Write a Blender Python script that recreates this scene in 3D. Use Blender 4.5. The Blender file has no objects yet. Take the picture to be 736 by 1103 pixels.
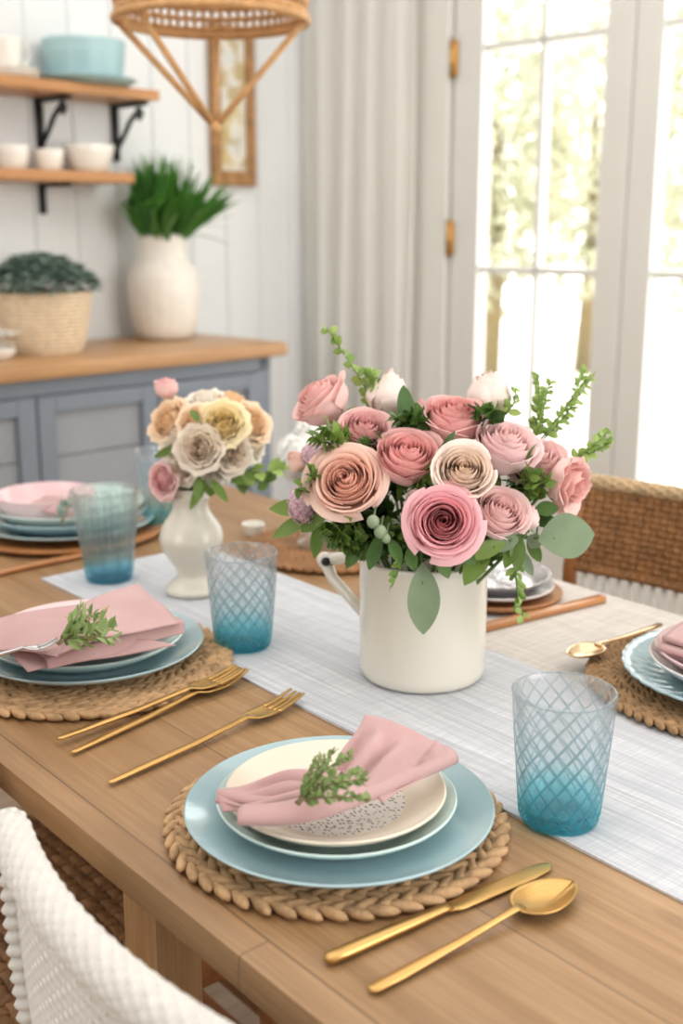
import bpy, math, random
from mathutils import Vector, Matrix
PI=math.pi; sin=math.sin; cos=math.cos
scene=bpy.context.scene; COL=scene.collection
# ------------------------------------------------------------------ camera frame
F=1250.0; HY=245.0; PIT=math.atan((551.5-HY)/F); CH=1.295
CP,SP=cos(PIT),sin(PIT)
cam=bpy.data.cameras.new('camera'); camo=bpy.data.objects.new('camera',cam); COL.objects.link(camo)
camo.location=(0,0,CH); camo.rotation_euler=(PI/2-PIT,0,0)
cam.sensor_fit='VERTICAL'; cam.sensor_height=36.0; cam.sensor_width=36.0; cam.lens=36.0*F/1103.0
cam.clip_start=.02; cam.clip_end=200
cam.dof.use_dof=True; cam.dof.focus_distance=1.15; cam.dof.aperture_fstop=3.9
scene.camera=camo
def ray(px,py):
    a=(px-368)/F; b=(py-551.5)/F
    return Vector((a,CP-b*SP,-SP-b*CP))
def at(px,py,z):            # photo point on the horizontal plane z
    d=ray(px,py); return Vector((0,0,CH))+d*((z-CH)/d.z)
def look(px,py,dep):        # photo point at a depth
    return Vector((0,0,CH))+ray(px,py)*dep
def cdir(r,u,t):            # right / up / toward the viewer -> world
    return Vector((r,u*SP-t*CP,u*CP+t*SP)).normalized()
A=math.radians(40); TROT=-math.radians(50)
def T(u,v,z): return Vector((u*sin(A)+v*cos(A),-u*cos(A)+v*sin(A),z))
S2=math.sqrt(.5); RC=Vector((-.0812,4.4999,0)); RROT=PI/4
def R(x,y,z): return Vector((RC.x+(x-y)*S2,RC.y+(x+y)*S2,z))
def lerp(a,b,t): return a+(b-a)*t
# ------------------------------------------------------------------ mesh builder
class MB:
    def __init__(s): s.v=[]; s.f=[]; s.c=[]; s.hasc=False
    def add(s,vs,fs,cs=None):
        o=len(s.v); s.v+=[Vector(p) for p in vs]; s.f+=[tuple(i+o for i in f) for f in fs]
        if cs is None: s.c+=[0.0]*len(vs)
        else: s.c+=list(cs); s.hasc=True
    def grid(s,fn,nu,nv,cu=False,cfn=None,flip=False):
        vs=[];cs=[]; NU=nu if cu else nu+1
        for i in range(NU):
            for j in range(nv+1):
                vs.append(fn(i/nu,j/nv))
                if cfn: cs.append(cfn(i/nu,j/nv))
        fs=[]
        for i in range(nu):
            a=i*(nv+1); b=((i+1)%NU)*(nv+1)
            for j in range(nv):
                q=(a+j,b+j,b+j+1,a+j+1); fs.append(q[::-1] if flip else q)
        s.add(vs,fs,cs if cfn else None)
    def lathe(s,prof,n=48,c=(0,0,0),cap0=False,cap1=False):
        c=Vector(c)
        def fn(u,v):
            k=v*(len(prof)-1); r,z=prof[int(round(k))]
            return (c.x+r*cos(2*PI*u),c.y+r*sin(2*PI*u),c.z+z)
        s.grid(fn,n,len(prof)-1,True)
    def box(s,a,b,bev=0.0):
        (x0,y0,z0),(x1,y1,z1)=a,b
        x0,x1=min(x0,x1),max(x0,x1); y0,y1=min(y0,y1),max(y0,y1); z0,z1=min(z0,z1),max(z0,z1)
        bev=min(bev,(x1-x0)*.45,(y1-y0)*.45,(z1-z0)*.45)
        if bev<=0:
            vs=[(x,y,z) for x in(x0,x1) for y in(y0,y1) for z in(z0,z1)]
            s.add(vs,[(0,1,3,2),(4,6,7,5),(0,4,5,1),(2,3,7,6),(0,2,6,4),(1,5,7,3)]); return
        e=bev; rings=[]
        def ring(i,z): return [(x0+i,y0+e if i<e else y0+i,z) for _ in [0]]
        def octa(ins,z):
            p=[]; k=e
            X0,X1,Y0,Y1=x0+ins,x1-ins,y0+ins,y1-ins; q=max(k-ins*.6,k*.4)
            return [(X0+q,Y0,z),(X1-q,Y0,z),(X1,Y0+q,z),(X1,Y1-q,z),(X1-q,Y1,z),(X0+q,Y1,z),(X0,Y1-q,z),(X0,Y0+q,z)]
        lv=[(e,z0),(e*.3,z0+e*.3),(0,z0+e),(0,z1-e),(e*.3,z1-e*.3),(e,z1)]
        vs=[]
        for ins,z in lv: vs+=octa(ins,z)
        fs=[]
        for l in range(len(lv)-1):
            for i in range(8):
                a_=l*8+i; b_=l*8+(i+1)%8
                fs.append((a_,b_,b_+8,a_+8))
        fs.append(tuple(range(7,-1,-1))); fs.append(tuple((len(lv)-1)*8+i for i in range(8)))
        s.add(vs,fs)
    def tube(s,pts,r,n=8,cap=True,flat=1.0,up=None,closed=False):
        pts=[Vector(p) for p in pts]; m=len(pts)
        rs=r if isinstance(r,(list,tuple)) else [r]*m
        vs=[]; fs=[]; prev=None
        for i,p in enumerate(pts):
            if closed: t=(pts[(i+1)%m]-pts[i-1])
            else: t=(pts[min(i+1,m-1)]-pts[max(i-1,0)])
            t=t.normalized() if t.length>1e-9 else Vector((0,0,1))
            if up is not None:
                b=t.cross(Vector(up)); 
                if b.length<1e-5: b=t.orthogonal()
            elif prev is None: b=t.orthogonal()
            else: b=prev-t*prev.dot(t)
            if b.length<1e-7: b=t.orthogonal()
            b.normalize(); prev=b; c=t.cross(b)
            for k in range(n):
                a=2*PI*k/n; vs.append(p+b*(cos(a)*rs[i])+c*(sin(a)*rs[i]*flat))
        for i in range(m if closed else m-1):
            j=(i+1)%m
            for k in range(n):
                fs.append((i*n+k,i*n+(k+1)%n,j*n+(k+1)%n,j*n+k))
        if cap and not closed:
            fs.append(tuple(range(n-1,-1,-1))); fs.append(tuple((m-1)*n+k for k in range(n)))
        s.add(vs,fs)
    def ell(s,c,ax,ay,az,n=8,m=6,cv=None):   # ellipsoid from centre and three half-axis vectors
        c=Vector(c); ax=Vector(ax); ay=Vector(ay); az=Vector(az)
        vs=[c-az]; 
        for j in range(1,m):
            ph=PI*j/m-PI/2
            for i in range(n):
                th=2*PI*i/n; vs.append(c+ax*(cos(ph)*cos(th))+ay*(cos(ph)*sin(th))+az*sin(ph))
        vs.append(c+az); L=len(vs)-1; fs=[]
        for i in range(n): fs.append((0,1+(i+1)%n,1+i))
        for j in range(m-2):
            for i in range(n):
                a=1+j*n+i; b=1+j*n+(i+1)%n; fs.append((a,b,b+n,a+n))
        for i in range(n): fs.append((L,L-n+i,L-n+(i+1)%n))
        s.add(vs,fs,None if cv is None else [cv]*len(vs))
    def leaf(s,base,d,nrm,L,W,bend=.3,fold=.15,n=6,cv=0.0,shape=1.0):
        base=Vector(base); d=Vector(d).normalized(); nrm=Vector(nrm)
        side=d.cross(nrm); 
        if side.length<1e-4: side=d.orthogonal()
        side.normalize(); up=side.cross(d).normalized()
        def fn(u,v):
            w=W*.5*(sin(PI*min(1,u**shape)))**.75 if 0<u<1 else W*.02
            a=(v-.5)*2
            return base+d*(L*(u-bend*.3*u*u))-up*(bend*L*u*u)+side*(a*w)+up*(abs(a)*w*fold*2)
        s.grid(fn,n,2,cfn=lambda u,v:cv)
    def xf(s,M):
        s.v=[M@p for p in s.v]; return s
    def build(s,name,mat,parent=None,loc=None,smooth=True,rotz=0):
        me=bpy.data.meshes.new(name)
        off=Vector(loc) if loc is not None else Vector((0,0,0))
        me.from_pydata([tuple(p-off) for p in s.v] if loc is not None and rotz==0 else [tuple(p) for p in s.v],[],s.f)
        if s.hasc:
            at_=me.attributes.new('tint','FLOAT','POINT'); at_.data.foreach_set('value',s.c)
        if smooth: me.polygons.foreach_set('use_smooth',[True]*len(me.polygons))
        me.materials.append(mat); me.update()
        o=bpy.data.objects.new(name,me); COL.objects.link(o)
        if parent is not None: o.parent=parent
        if loc is not None: o.location=off
        return o
def autosm(o,ang=35):
    try: o.data.set_sharp_from_angle(angle=math.radians(ang))
    except Exception: pass
    return o
def tag(o,label=None,cat=None,group=None,kind=None):
    if label: o['label']=label
    if cat: o['category']=cat
    if group: o['group']=group
    if kind: o['kind']=kind
    return o
def thing(name,label,cat,loc=(0,0,0),rotz=0,group=None,M=None):
    o=bpy.data.objects.new(name,None); COL.objects.link(o); o.empty_display_size=.02
    if M is not None: o.matrix_world=M
    else: o.location=loc; o.rotation_euler=(0,0,rotz)
    return tag(o,label,cat,group)
def dup(root,loc,rotz,label,group=None):
    r=root.copy(); COL.objects.link(r); r.location=loc; r.rotation_euler=(0,0,rotz); r['label']=label
    if group: r['group']=group
    for ch in list(root.children):
        c=ch.copy(); COL.objects.link(c); c.parent=r
        for g in list(ch.children):
            d=g.copy(); COL.objects.link(d); d.parent=c
    return r
def mod_solid(o,t,off=0):
    m=o.modifiers.new('s','SOLIDIFY'); m.thickness=t; m.offset=off; return o
def mod_sub(o,l=1):
    m=o.modifiers.new('d','SUBSURF'); m.levels=l; m.render_levels=l; return o
# ------------------------------------------------------------------ materials
def srgb(r,g,b):
    f=lambda c:(c/255/12.92 if c/255<=.04045 else ((c/255+.055)/1.055)**2.4)
    return (f(r),f(g),f(b),1)
class NT:
    def __init__(s,name):
        s.m=bpy.data.materials.new(name); s.m.use_nodes=True; s.t=s.m.node_tree; s.t.nodes.clear()
        s.out=s.t.nodes.new('ShaderNodeOutputMaterial')
    def n(s,ty,ins=None,**kw):
        nd=s.t.nodes.new('ShaderNode'+ty)
        for k,v in kw.items(): setattr(nd,k,v)
        for k,v in (ins or {}).items():
            sk=nd.inputs[k]
            if isinstance(v,bpy.types.NodeSocket): s.t.links.new(v,sk)
            else: sk.default_value=v
        return nd
    def math(s,op,a,b=0.0,c=None):
        i={0:a,1:b}
        if c is not None: i[2]=c
        return s.n('Math',i,operation=op).outputs[0]
    def mix(s,f,a,b,mode='MIX'):
        nd=s.t.nodes.new('ShaderNodeMix'); nd.data_type='RGBA'; nd.blend_type=mode
        for k,v in ((0,f),(6,a),(7,b)):
            if isinstance(v,bpy.types.NodeSocket): s.t.links.new(v,nd.inputs[k])
            else: nd.inputs[k].default_value=v
        return nd.outputs[2]
    def coord(s,which='Object',scale=(1,1,1),loc=(0,0,0)):
        c=s.n('TexCoord').outputs[which]
        return s.n('Mapping',{'Vector':c,'Scale':scale,'Location':loc}).outputs[0]
    def noise(s,vec,scale=5,detail=4,rough=.55):
        return s.n('TexNoise',{'Vector':vec,'Scale':scale,'Detail':detail,'Roughness':rough}).outputs['Fac']
    def ramp(s,f,stops):
        nd=s.n('ValToRGB',{'Fac':f}); el=nd.color_ramp.elements
        while len(el)<len(stops): el.new(.5)
        for e,(p,c) in zip(el,stops): e.position=p; e.color=c
        return nd.outputs[0]
    def bump(s,h,st=.3,dist=.002):
        return s.n('Bump',{'Height':h,'Strength':st,'Distance':dist}).outputs[0]
    def bsdf(s,**kw):
        return s.n('BsdfPrincipled',kw)
    def done(s,sh):
        s.t.links.new(sh.outputs[0] if hasattr(sh,'outputs') else sh,s.out.inputs[0]); return s.m
def dk(c,k): return (c[0]*k,c[1]*k,c[2]*k,1)
def pm(name,c,rough=.5,metal=0.0,var=.12,scale=20,bump=.0,bscale=None,coat=0.0,spec=.5,stretch=(1,1,1)):
    N=NT(name); v=N.coord('Object',stretch); f=N.noise(v,scale)
    col=N.ramp(f,[(.3,dk(c,1-var)),(.7,dk(c,1+var))])
    kw={'Base Color':col,'Roughness':rough,'Metallic':metal,'Coat Weight':coat,'Coat Roughness':.05,'Specular IOR Level':spec}
    if bump: kw['Normal']=N.bump(N.noise(v,bscale or scale*3),bump)
    return N.done(N.bsdf(**kw))
def wood(name,c1,c2,c3,plank=0.0,rough=.42,gs=1.0,axis=0,coat=0.0,spec=.5):
    N=NT(name); tc=N.n('TexCoord').outputs['Object']; sep=N.n('SeparateXYZ',{0:tc})
    X,Y,Z=[sep.outputs[i] for i in ((0,1,2),(1,0,2),(2,0,1))[axis]]
    if plank:
        pf=N.math('DIVIDE',Y,plank); pi_=N.math('FLOOR',pf); fr=N.math('FRACT',pf)
        wn=N.n('TexWhiteNoise',{'W':pi_},noise_dimensions='1D').outputs['Value']
    else: wn=0.3; pi_=0.0
    xo=N.math('ADD',X,N.math('MULTIPLY',wn,7.3)); 
    vec=N.n('CombineXYZ',{0:N.math('MULTIPLY',xo,1.6*gs),1:N.math('MULTIPLY',Y,22*gs),2:N.math('MULTIPLY',Z,22*gs)}).outputs[0]
    n1=N.noise(vec,1.6,6,.6)
    vec2=N.n('CombineXYZ',{0:N.math('MULTIPLY',xo,7*gs),1:N.math('MULTIPLY',Y,220*gs),2:N.math('MULTIPLY',Z,220*gs)}).outputs[0]
    n2=N.noise(vec2,1.0,3,.6)
    vec3=N.n('CombineXYZ',{0:N.math('MULTIPLY',xo,2.4),1:N.math('MULTIPLY',Y,7.0),2:N.math('MULTIPLY',Z,7.0)}).outputs[0]
    n3=N.noise(vec3,1.5,3,.5)
    col=N.ramp(n1,[(.25,c1),(.5,c2),(.75,c3)])
    col=N.mix(N.ramp(n2,[(.35,(0,0,0,1)),(.62,(.35,.35,.35,1))]),col,dk(c1,.75))
    col=N.mix(N.ramp(n3,[(.35,(.42,.42,.42,1)),(.6,(0,0,0,1))]),col,dk(c1,.9))
    vo=N.n('TexVoronoi',{'Vector':vec3,'Scale':1.15,'Randomness':1.0}).outputs['Distance']
    kn=N.ramp(vo,[(.0,(1,1,1,1)),(.07,(.75,.75,.75,1)),(.13,(0,0,0,1))])
    col=N.mix(N.math('MULTIPLY',kn,.72),col,dk(c1,.25))
    h=n2
    if plank:
        col=N.mix(N.math('MULTIPLY',wn,.28),col,dk(c1,.95))
        gr=N.math('LESS_THAN',fr,.014); col=N.mix(N.math('MULTIPLY',gr,.55),col,dk(c1,.3))
        jx=N.math('FRACT',N.math('DIVIDE',N.math('ADD',X,N.math('MULTIPLY',wn,3.1)),1.05))
        jn=N.math('LESS_THAN',jx,.002); col=N.mix(N.math('MULTIPLY',jn,.5),col,dk(c1,.3))
        h=N.math('SUBTRACT',n2,N.math('MULTIPLY',gr,2.0))
    return N.done(N.bsdf(**{'Base Color':col,'Roughness':N.ramp(n1,[(.2,(rough+.1,)*3+(1,)),(.8,(rough-.06,)*3+(1,))]),'Normal':N.bump(h,.18,.001),'Coat Weight':coat,'Coat Roughness':.25,'Specular IOR Level':spec}))
def petal(name,ci,co,edge=None,trans=.3):
    N=NT(name); a=N.n('Attribute',attribute_name='tint').outputs['Fac']
    f=N.noise(N.coord('Object'),60,3); a2=N.math('ADD',a,N.math('MULTIPLY',N.math('SUBTRACT',f,.5),.25))
    st=[(.05,ci),(.6,tuple(lerp(ci[i],co[i],.65) for i in range(3))+(1,)),(.95,co)]
    col=N.ramp(a2,st)
    p=N.bsdf(**{'Base Color':col,'Roughness':.6,'Specular IOR Level':.25,'Sheen Weight':.15})
    t=N.n('BsdfTranslucent',{'Color':col})
    return N.done(N.n('MixShader',{0:trans,1:p.outputs[0],2:t.outputs[0]}))
def leafm(name,c,c2,rough=.45,trans=.25):
    N=NT(name); a=N.n('Attribute',attribute_name='tint').outputs['Fac']
    f=N.noise(N.coord('Object'),45,3); k=N.math('ADD',N.math('MULTIPLY',a,.7),N.math('MULTIPLY',f,.4))
    col=N.ramp(k,[(.15,c),(.9,c2)])
    p=N.bsdf(**{'Base Color':col,'Roughness':rough,'Specular IOR Level':.4})
    t=N.n('BsdfTranslucent',{'Color':col})
    return N.done(N.n('MixShader',{0:trans,1:p.outputs[0],2:t.outputs[0]}))
M={}
M['wall']=pm('wall_paint',srgb(228,230,230),.6,var=.02,scale=3)
M['wallr']=pm('wall_paint_right',srgb(232,230,224),.6,var=.02,scale=3)
M['ceil']=pm('ceiling_paint',srgb(240,238,234),.8,var=.02)
M['white']=pm('white_gloss_paint',srgb(220,219,213),.4,var=.015,scale=4)
M['brass']=pm('brass',srgb(196,150,84),.35,.9,var=.1,scale=50)
M['table']=wood('table_oak',srgb(142,107,70),srgb(178,140,99),srgb(195,160,120),plank=.155,rough=.36)
M['leg']=wood('leg_oak',srgb(150,112,74),srgb(184,145,103),srgb(204,168,128),axis=2)
M['shelf']=wood('shelf_pine',srgb(176,120,70),srgb(206,152,98),srgb(222,172,120),gs=.8)
M['cabtop']=wood('cabinet_top_wood',srgb(160,116,74),srgb(190,146,100),srgb(208,168,124),gs=.8,rough=.35)
M['charger']=wood('charger_wood',srgb(140,88,46),srgb(176,118,68),srgb(196,140,88),rough=.35)
M['bar']=wood('bar_wood',srgb(164,104,52),srgb(192,130,74),srgb(214,154,98),gs=2,rough=.2,coat=.5)
M['chairwood']=wood('chair_wood',srgb(140,86,44),srgb(170,110,62),srgb(188,130,80),rough=.4)
M['floor']=wood('floor_oak',srgb(150,126,104),srgb(176,154,132),srgb(192,172,152),plank=.16)
M['cab']=pm('cabinet_blue_grey',srgb(116,124,134),.5,var=.04,scale=6)
M['cabp']=pm('cabinet_panel_grey',srgb(140,143,148),.55,var=.04,scale=6)
M['iron']=pm('black_iron',srgb(52,52,54),.5,.6)
M['ceramic']=pm('white_ceramic',srgb(233,229,220),.22,var=.015,scale=8,coat=.5)
M['crock']=pm('cream_glazed_crock',srgb(222,217,204),.25,var=.012,scale=6,coat=.4)
M['ceramic_matte']=pm('matte_ceramic',srgb(228,222,212),.5,var=.05,scale=25,bump=.2)
M['blueplate']=pm('blue_glaze',srgb(162,190,197),.16,var=.03,scale=9,coat=.6)
M['aqua']=pm('aqua_glaze',srgb(196,218,214),.18,var=.03,scale=9,coat=.5)
M['shelfblue']=pm('shelf_blue_glaze',srgb(158,190,194),.3,var=.03,scale=9)
M['whiteplate']=pm('white_plate_glaze',srgb(232,226,224),.2,var=.02,scale=9,coat=.5)
M['pinkplate']=pm('pink_plate_glaze',srgb(232,202,204),.25,var=.02,scale=9,coat=.4)
M['gold']=pm('brushed_gold',srgb(206,166,104),.36,1.0,var=.1,scale=8,stretch=(2,60,60))
M['palegold']=pm('pale_gold',srgb(230,200,160),.22,1.0,var=.06)
M['silver']=pm('silver_metal',srgb(205,205,208),.25,1.0,var=.08,scale=30)
M['jute']=pm('braided_jute',srgb(192,155,114),.8,var=.36,scale=55,bump=.6,bscale=300)
M['jute2']=pm('fine_woven_jute',srgb(164,130,92),.85,var=.35,scale=60,bump=.6,bscale=300)
M['rattan']=pm('brown_seagrass',srgb(150,106,64),.6,var=.3,scale=40,bump=.3)
M['darkrattan']=pm('dark_seagrass',srgb(168,128,88),.6,var=.4,scale=30,bump=.3)
M['palerattan']=pm('pale_seagrass',srgb(196,168,130),.7,var=.2,scale=30,bump=.3)
M['lamp']=pm('lamp_rattan',srgb(196,150,98),.55,var=.2,scale=40)
M['whitecord']=pm('white_woven_cord',srgb(216,213,207),.55,var=.05,scale=80,bump=.2)
M['basket']=pm('pale_basket',srgb(220,200,170),.75,var=.15,scale=60,bump=.4)
M['napkin']=None
M['stem']=pm('green_stem',srgb(96,124,66),.5,var=.2)
M['brownstem']=pm('twig',srgb(120,104,70),.6,var=.2)
M['twine']=pm('twine',srgb(206,190,156),.8,var=.2,scale=90)
M['soil']=pm('soil',srgb(70,56,44),.9,var=.3)
M['terrace']=pm('terrace_paving',srgb(235,230,220),.8,var=.06,scale=2)
def napkin_mat():
    N=NT('pink_linen'); v=N.coord('Object'); 
    w=N.noise(N.coord('Object',(900,60,60)),1,2); w2=N.noise(N.coord('Object',(60,900,60)),1,2)
    h=N.math('ADD',w,w2); f=N.noise(v,14,3)
    c=srgb(206,164,163); c2=srgb(216,182,180)
    col=N.mix(N.math('MULTIPLY',h,.12),N.ramp(f,[(.3,c),(.7,c2)]),dk(c,.72))
    p=N.bsdf(**{'Base Color':col,'Roughness':.85,'Sheen Weight':.3,'Specular IOR Level':.2,'Normal':N.bump(h,.25,.0008)})
    t=N.n('BsdfTranslucent',{'Color':col})
    return N.done(N.n('MixShader',{0:.15,1:p.outputs[0],2:t.outputs[0]}))
M['napkin']=napkin_mat()
def runner_mat():
    N=NT('white_slub_linen')
    a=N.noise(N.coord('Object',(6,260,1)),1,4,.7); b=N.noise(N.coord('Object',(300,9,1)),1,3,.7); c=N.noise(N.coord('Object',(1.5,40,1)),1,3)
    col=N.ramp(a,[(.36,srgb(184,187,193)),(.56,srgb(220,222,226)),(.8,srgb(232,233,236))])
    col=N.mix(N.ramp(b,[(.42,(.35,)*3+(1,)),(.6,(0,0,0,1))]),col,srgb(180,184,192))
    col=N.mix(N.ramp(c,[(.4,(.4,)*3+(1,)),(.6,(0,0,0,1))]),col,srgb(192,195,203))
    h=N.math('ADD',a,b)
    return N.done(N.bsdf(**{'Base Color':col,'Roughness':.9,'Specular IOR Level':.15,'Normal':N.bump(h,.35,.0015)}))
M['runner']=runner_mat()
def glare_mat():  # window glare on the table put into a pale woven colour
    N=NT('greige_glare'); a=N.noise(N.coord('Object',(8,220,1)),1,3,.7); b=N.noise(N.coord('Object',(240,10,1)),1,3,.7); h=N.math('ADD',a,b)
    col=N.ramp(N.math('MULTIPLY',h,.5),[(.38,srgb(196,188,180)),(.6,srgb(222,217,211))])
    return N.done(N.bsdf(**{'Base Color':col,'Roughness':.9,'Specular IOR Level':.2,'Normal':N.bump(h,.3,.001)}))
M['greige']=glare_mat()
def speckle_mat():
    N=NT('cream_speckled_plate'); tc=N.n('TexCoord').outputs['Object']; sp=N.n('SeparateXYZ',{0:tc})
    x,y=sp.outputs[0],sp.outputs[1]
    r=N.math('SQRT',N.math('ADD',N.math('MULTIPLY',x,x),N.math('MULTIPLY',y,y)))
    ms=N.math('LESS_THAN',r,.062)
    vv=N.n('Mapping',{'Vector':tc,'Scale':(190,330,1),'Rotation':(0,0,.5)}).outputs[0]
    d=N.n('TexVoronoi',{'Vector':vv,'Scale':1.0,'Randomness':.55}).outputs['Distance']
    dash=N.math('LESS_THAN',d,.36)
    c=N.mix(ms,srgb(232,220,202),srgb(238,234,228)); c=N.mix(N.math('MULTIPLY',N.math('MULTIPLY',dash,ms),.8),c,srgb(104,98,100))
    return N.done(N.bsdf(**{'Base Color':c,'Roughness':.25,'Coat Weight':.4,'Coat Roughness':.08}))
M['speckle']=speckle_mat()
def glass_mat(name,base,mid,top,ridge,body):
    N=NT(name); g=N.n('SeparateXYZ',{0:N.n('TexCoord').outputs['Generated']}).outputs[2]
    a=N.n('Attribute',attribute_name='tint').outputs['Fac']
    nz=N.noise(N.coord('Object'),160,3); gz=N.math('ADD',g,N.math('MULTIPLY',N.math('SUBTRACT',nz,.5),.12))
    col=N.ramp(gz,[(.03,base),(.10,base),(.30,mid),(.75,top)])
    tr=N.n('BsdfTransparent',{'Color':col}); rf=N.n('BsdfRefraction',{'Color':col,'Roughness':.05,'IOR':1.18,'Normal':N.bump(nz,.5,.002)})
    m1=N.n('MixShader',{0:.22,1:tr.outputs[0],2:rf.outputs[0]})
    def milky(c):
        d=N.n('BsdfDiffuse',{'Color':c}); t=N.n('BsdfTranslucent',{'Color':c}); return N.n('MixShader',{0:.55,1:d.outputs[0],2:t.outputs[0]})
    mk=milky(N.ramp(gz,[(.04,dk(ridge,1.0)),(.16,body),(.9,body)]))
    m1=N.n('MixShader',{0:N.ramp(gz,[(.03,(.30,)*3+(1,)),(.13,(.09,)*3+(1,)),(.9,(.04,)*3+(1,))]),1:m1.outputs[0],2:mk.outputs[0]})
    rr=milky(N.ramp(gz,[(.05,ridge),(.45,srgb(84,150,166)),(.9,srgb(150,180,190))]))
    m2=N.n('MixShader',{0:N.math('MULTIPLY',a,.66),1:m1.outputs[0],2:rr.outputs[0]})
    gl=N.n('BsdfGlossy',{'Color':(1,1,1,1),'Roughness':.06}); fr=N.math('ADD',N.math('MULTIPLY',N.math('POWER',N.n('LayerWeight',{'Blend':.5}).outputs['Facing'],4.0),.5),.03)
    return N.done(N.n('MixShader',{0:fr,1:m2.outputs[0],2:gl.outputs[0]}))
M['glass']=glass_mat('blue_tumbler_glass',srgb(178,240,246),srgb(246,252,253),srgb(253,254,255),srgb(30,172,196),srgb(208,234,243))
M['glass2']=glass_mat('grey_blue_tumbler_glass',srgb(196,236,246),srgb(246,251,252),srgb(249,252,251),srgb(70,160,190),srgb(206,224,224))
def pane_mat(name,tint,k=.06):
    N=NT(name); tr=N.n('BsdfTransparent',{'Color':tint}); gl=N.n('BsdfGlossy',{'Color':(1,1,1,1),'Roughness':.02})
    f=N.math('MULTIPLY',N.math('ADD',N.noise(N.coord('Object'),2),.5),k)
    return N.done(N.n('MixShader',{0:f,1:tr.outputs[0],2:gl.outputs[0]}))
M['pane']=pane_mat('window_glass',(.97,.98,.98,1)); M['jar']=pane_mat('clear_vase_glass',(.93,.95,.95,1),.16)
def curtain_mat():
    N=NT('cream_curtain'); f=N.noise(N.coord('Object',(200,200,4)),1,2)
    c=N.ramp(f,[(.3,srgb(243,242,238)),(.7,srgb(250,249,246))])
    p=N.bsdf(**{'Base Color':c,'Roughness':.9,'Specular IOR Level':.1}); t=N.n('BsdfTranslucent',{'Color':c})
    return N.done(N.n('MixShader',{0:.5,1:p.outputs[0],2:t.outputs[0]}))
M['curtain']=curtain_mat()
def art_mat():
    N=NT('faded_floral_art'); v=N.coord('Object'); a=N.noise(v,9,4); b=N.noise(N.coord('Object',(1,1,1),(3,1,2)),14,3)
    c=N.ramp(a,[(.35,srgb(206,210,208)),(.5,srgb(222,218,206)),(.6,srgb(200,180,120)),(.7,srgb(160,130,84))])
    c=N.mix(N.ramp(b,[(.52,(0,0,0,1)),(.62,(.8,)*3+(1,))]),c,srgb(176,152,96))
    return N.done(N.bsdf(**{'Base Color':c,'Roughness':.6}))
M['art']=art_mat()
M['frame']=pm('weathered_wood_frame',srgb(158,116,70),.6,var=.35,scale=30,bump=.4)
# petals
PC={}
def pc(k,i,o,tr=.22): PC[k]=petal('petals_'+k,srgb(*i),srgb(*o),trans=tr)
pc('light_pink',(252,194,188),(253,220,214)); pc('blush',(252,226,214),(252,238,230)); pc('medium_pink',(246,190,190),(250,214,210))
pc('deep_pink',(244,166,172),(250,196,202)); pc('coral_pink',(249,184,180),(250,203,199)); pc('peach_pink',(254,206,186),(254,220,205))
pc('lilac_pink',(252,214,210),(253,229,229)); pc('cream_blush',(251,224,198),(254,240,230)); pc('soft_pink',(253,213,210),(253,225,222))
pc('cream_peach',(254,218,172),(255,232,204)); pc('yellow_cream',(254,230,164),(255,241,202)); pc('white_cream',(255,245,228),(255,250,242)); pc('white_blush',(255,236,214),(255,246,232)); pc('bright_pink',(251,190,194),(253,220,216))
pc('white',(250,250,245),(253,253,250),.3); pc('mauve',(224,184,198),(240,212,222)); pc('taupe',(176,150,138),(212,188,176))
LM={'dark':leafm('leaf_dark_green',srgb(50,82,38),srgb(96,132,62)),'mid':leafm('leaf_mid_green',srgb(84,116,50),srgb(140,168,84)),
 'euc':leafm('leaf_eucalyptus',srgb(116,136,106),srgb(152,168,136),.55,.12),'lime':leafm('leaf_fresh_green',srgb(120,152,72),srgb(176,200,118)),
 'herb':leafm('leaf_herb',srgb(108,134,78),srgb(160,182,118)),'grass':leafm('leaf_fern',srgb(44,98,34),srgb(92,150,58)),
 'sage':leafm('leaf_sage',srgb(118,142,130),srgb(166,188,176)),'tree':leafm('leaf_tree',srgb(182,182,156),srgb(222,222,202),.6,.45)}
# ------------------------------------------------------------------ ROOM
def struct(o): return tag(o,kind='structure')
def rbox(name,a,b,mat,parent=None,bev=.0):
    m=MB(); m.box(a,b,bev); o=m.build(name,mat,parent,smooth=False)
    if parent is None: o.location=RC; o.rotation_euler=(0,0,RROT); struct(o)
    return o
CEIL=2.75
struct(rbox('floor',(-6.5,-6.2,-.06),(0,0,0),M['floor']))
struct(rbox('ceiling',(-6.5,-6.2,CEIL),(.2,.2,CEIL+.08),M['ceil']))
# left wall of vertical boards (grooved)
m=MB(); pitch=.15; x=0.0; prof=[]
k=0
while x>-6.5:
    prof+=[(x,0),(x-.004,.008),(x-.009,.008),(x-.013,0)]; x-=pitch
prof.append((-6.5,0))
vs=[]; fs=[]
for (px_,py_) in prof: vs+=[(px_,py_,0),(px_,py_,CEIL)]
for i in range(len(prof)-1): fs.append((2*i,2*i+1,2*i+3,2*i+2))
m.add(vs,fs); m.box((-6.5,.012,0),(.15,.1,CEIL))
o=m.build('wall_left',M['wall'],smooth=False); o.location=RC; o.rotation_euler=(0,0,RROT); struct(o)
struct(rbox('wall_front',(-6.6,-6.2,0),(-6.5,0,CEIL),M['wall'])); struct(rbox('wall_back',(-6.5,-6.3,0),(.1,-6.2,CEIL),M['wall']))
o=rbox('baseboard_left',(-6.5,-.018,0),(0,0,.14),M['white'],bev=.004)
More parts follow.
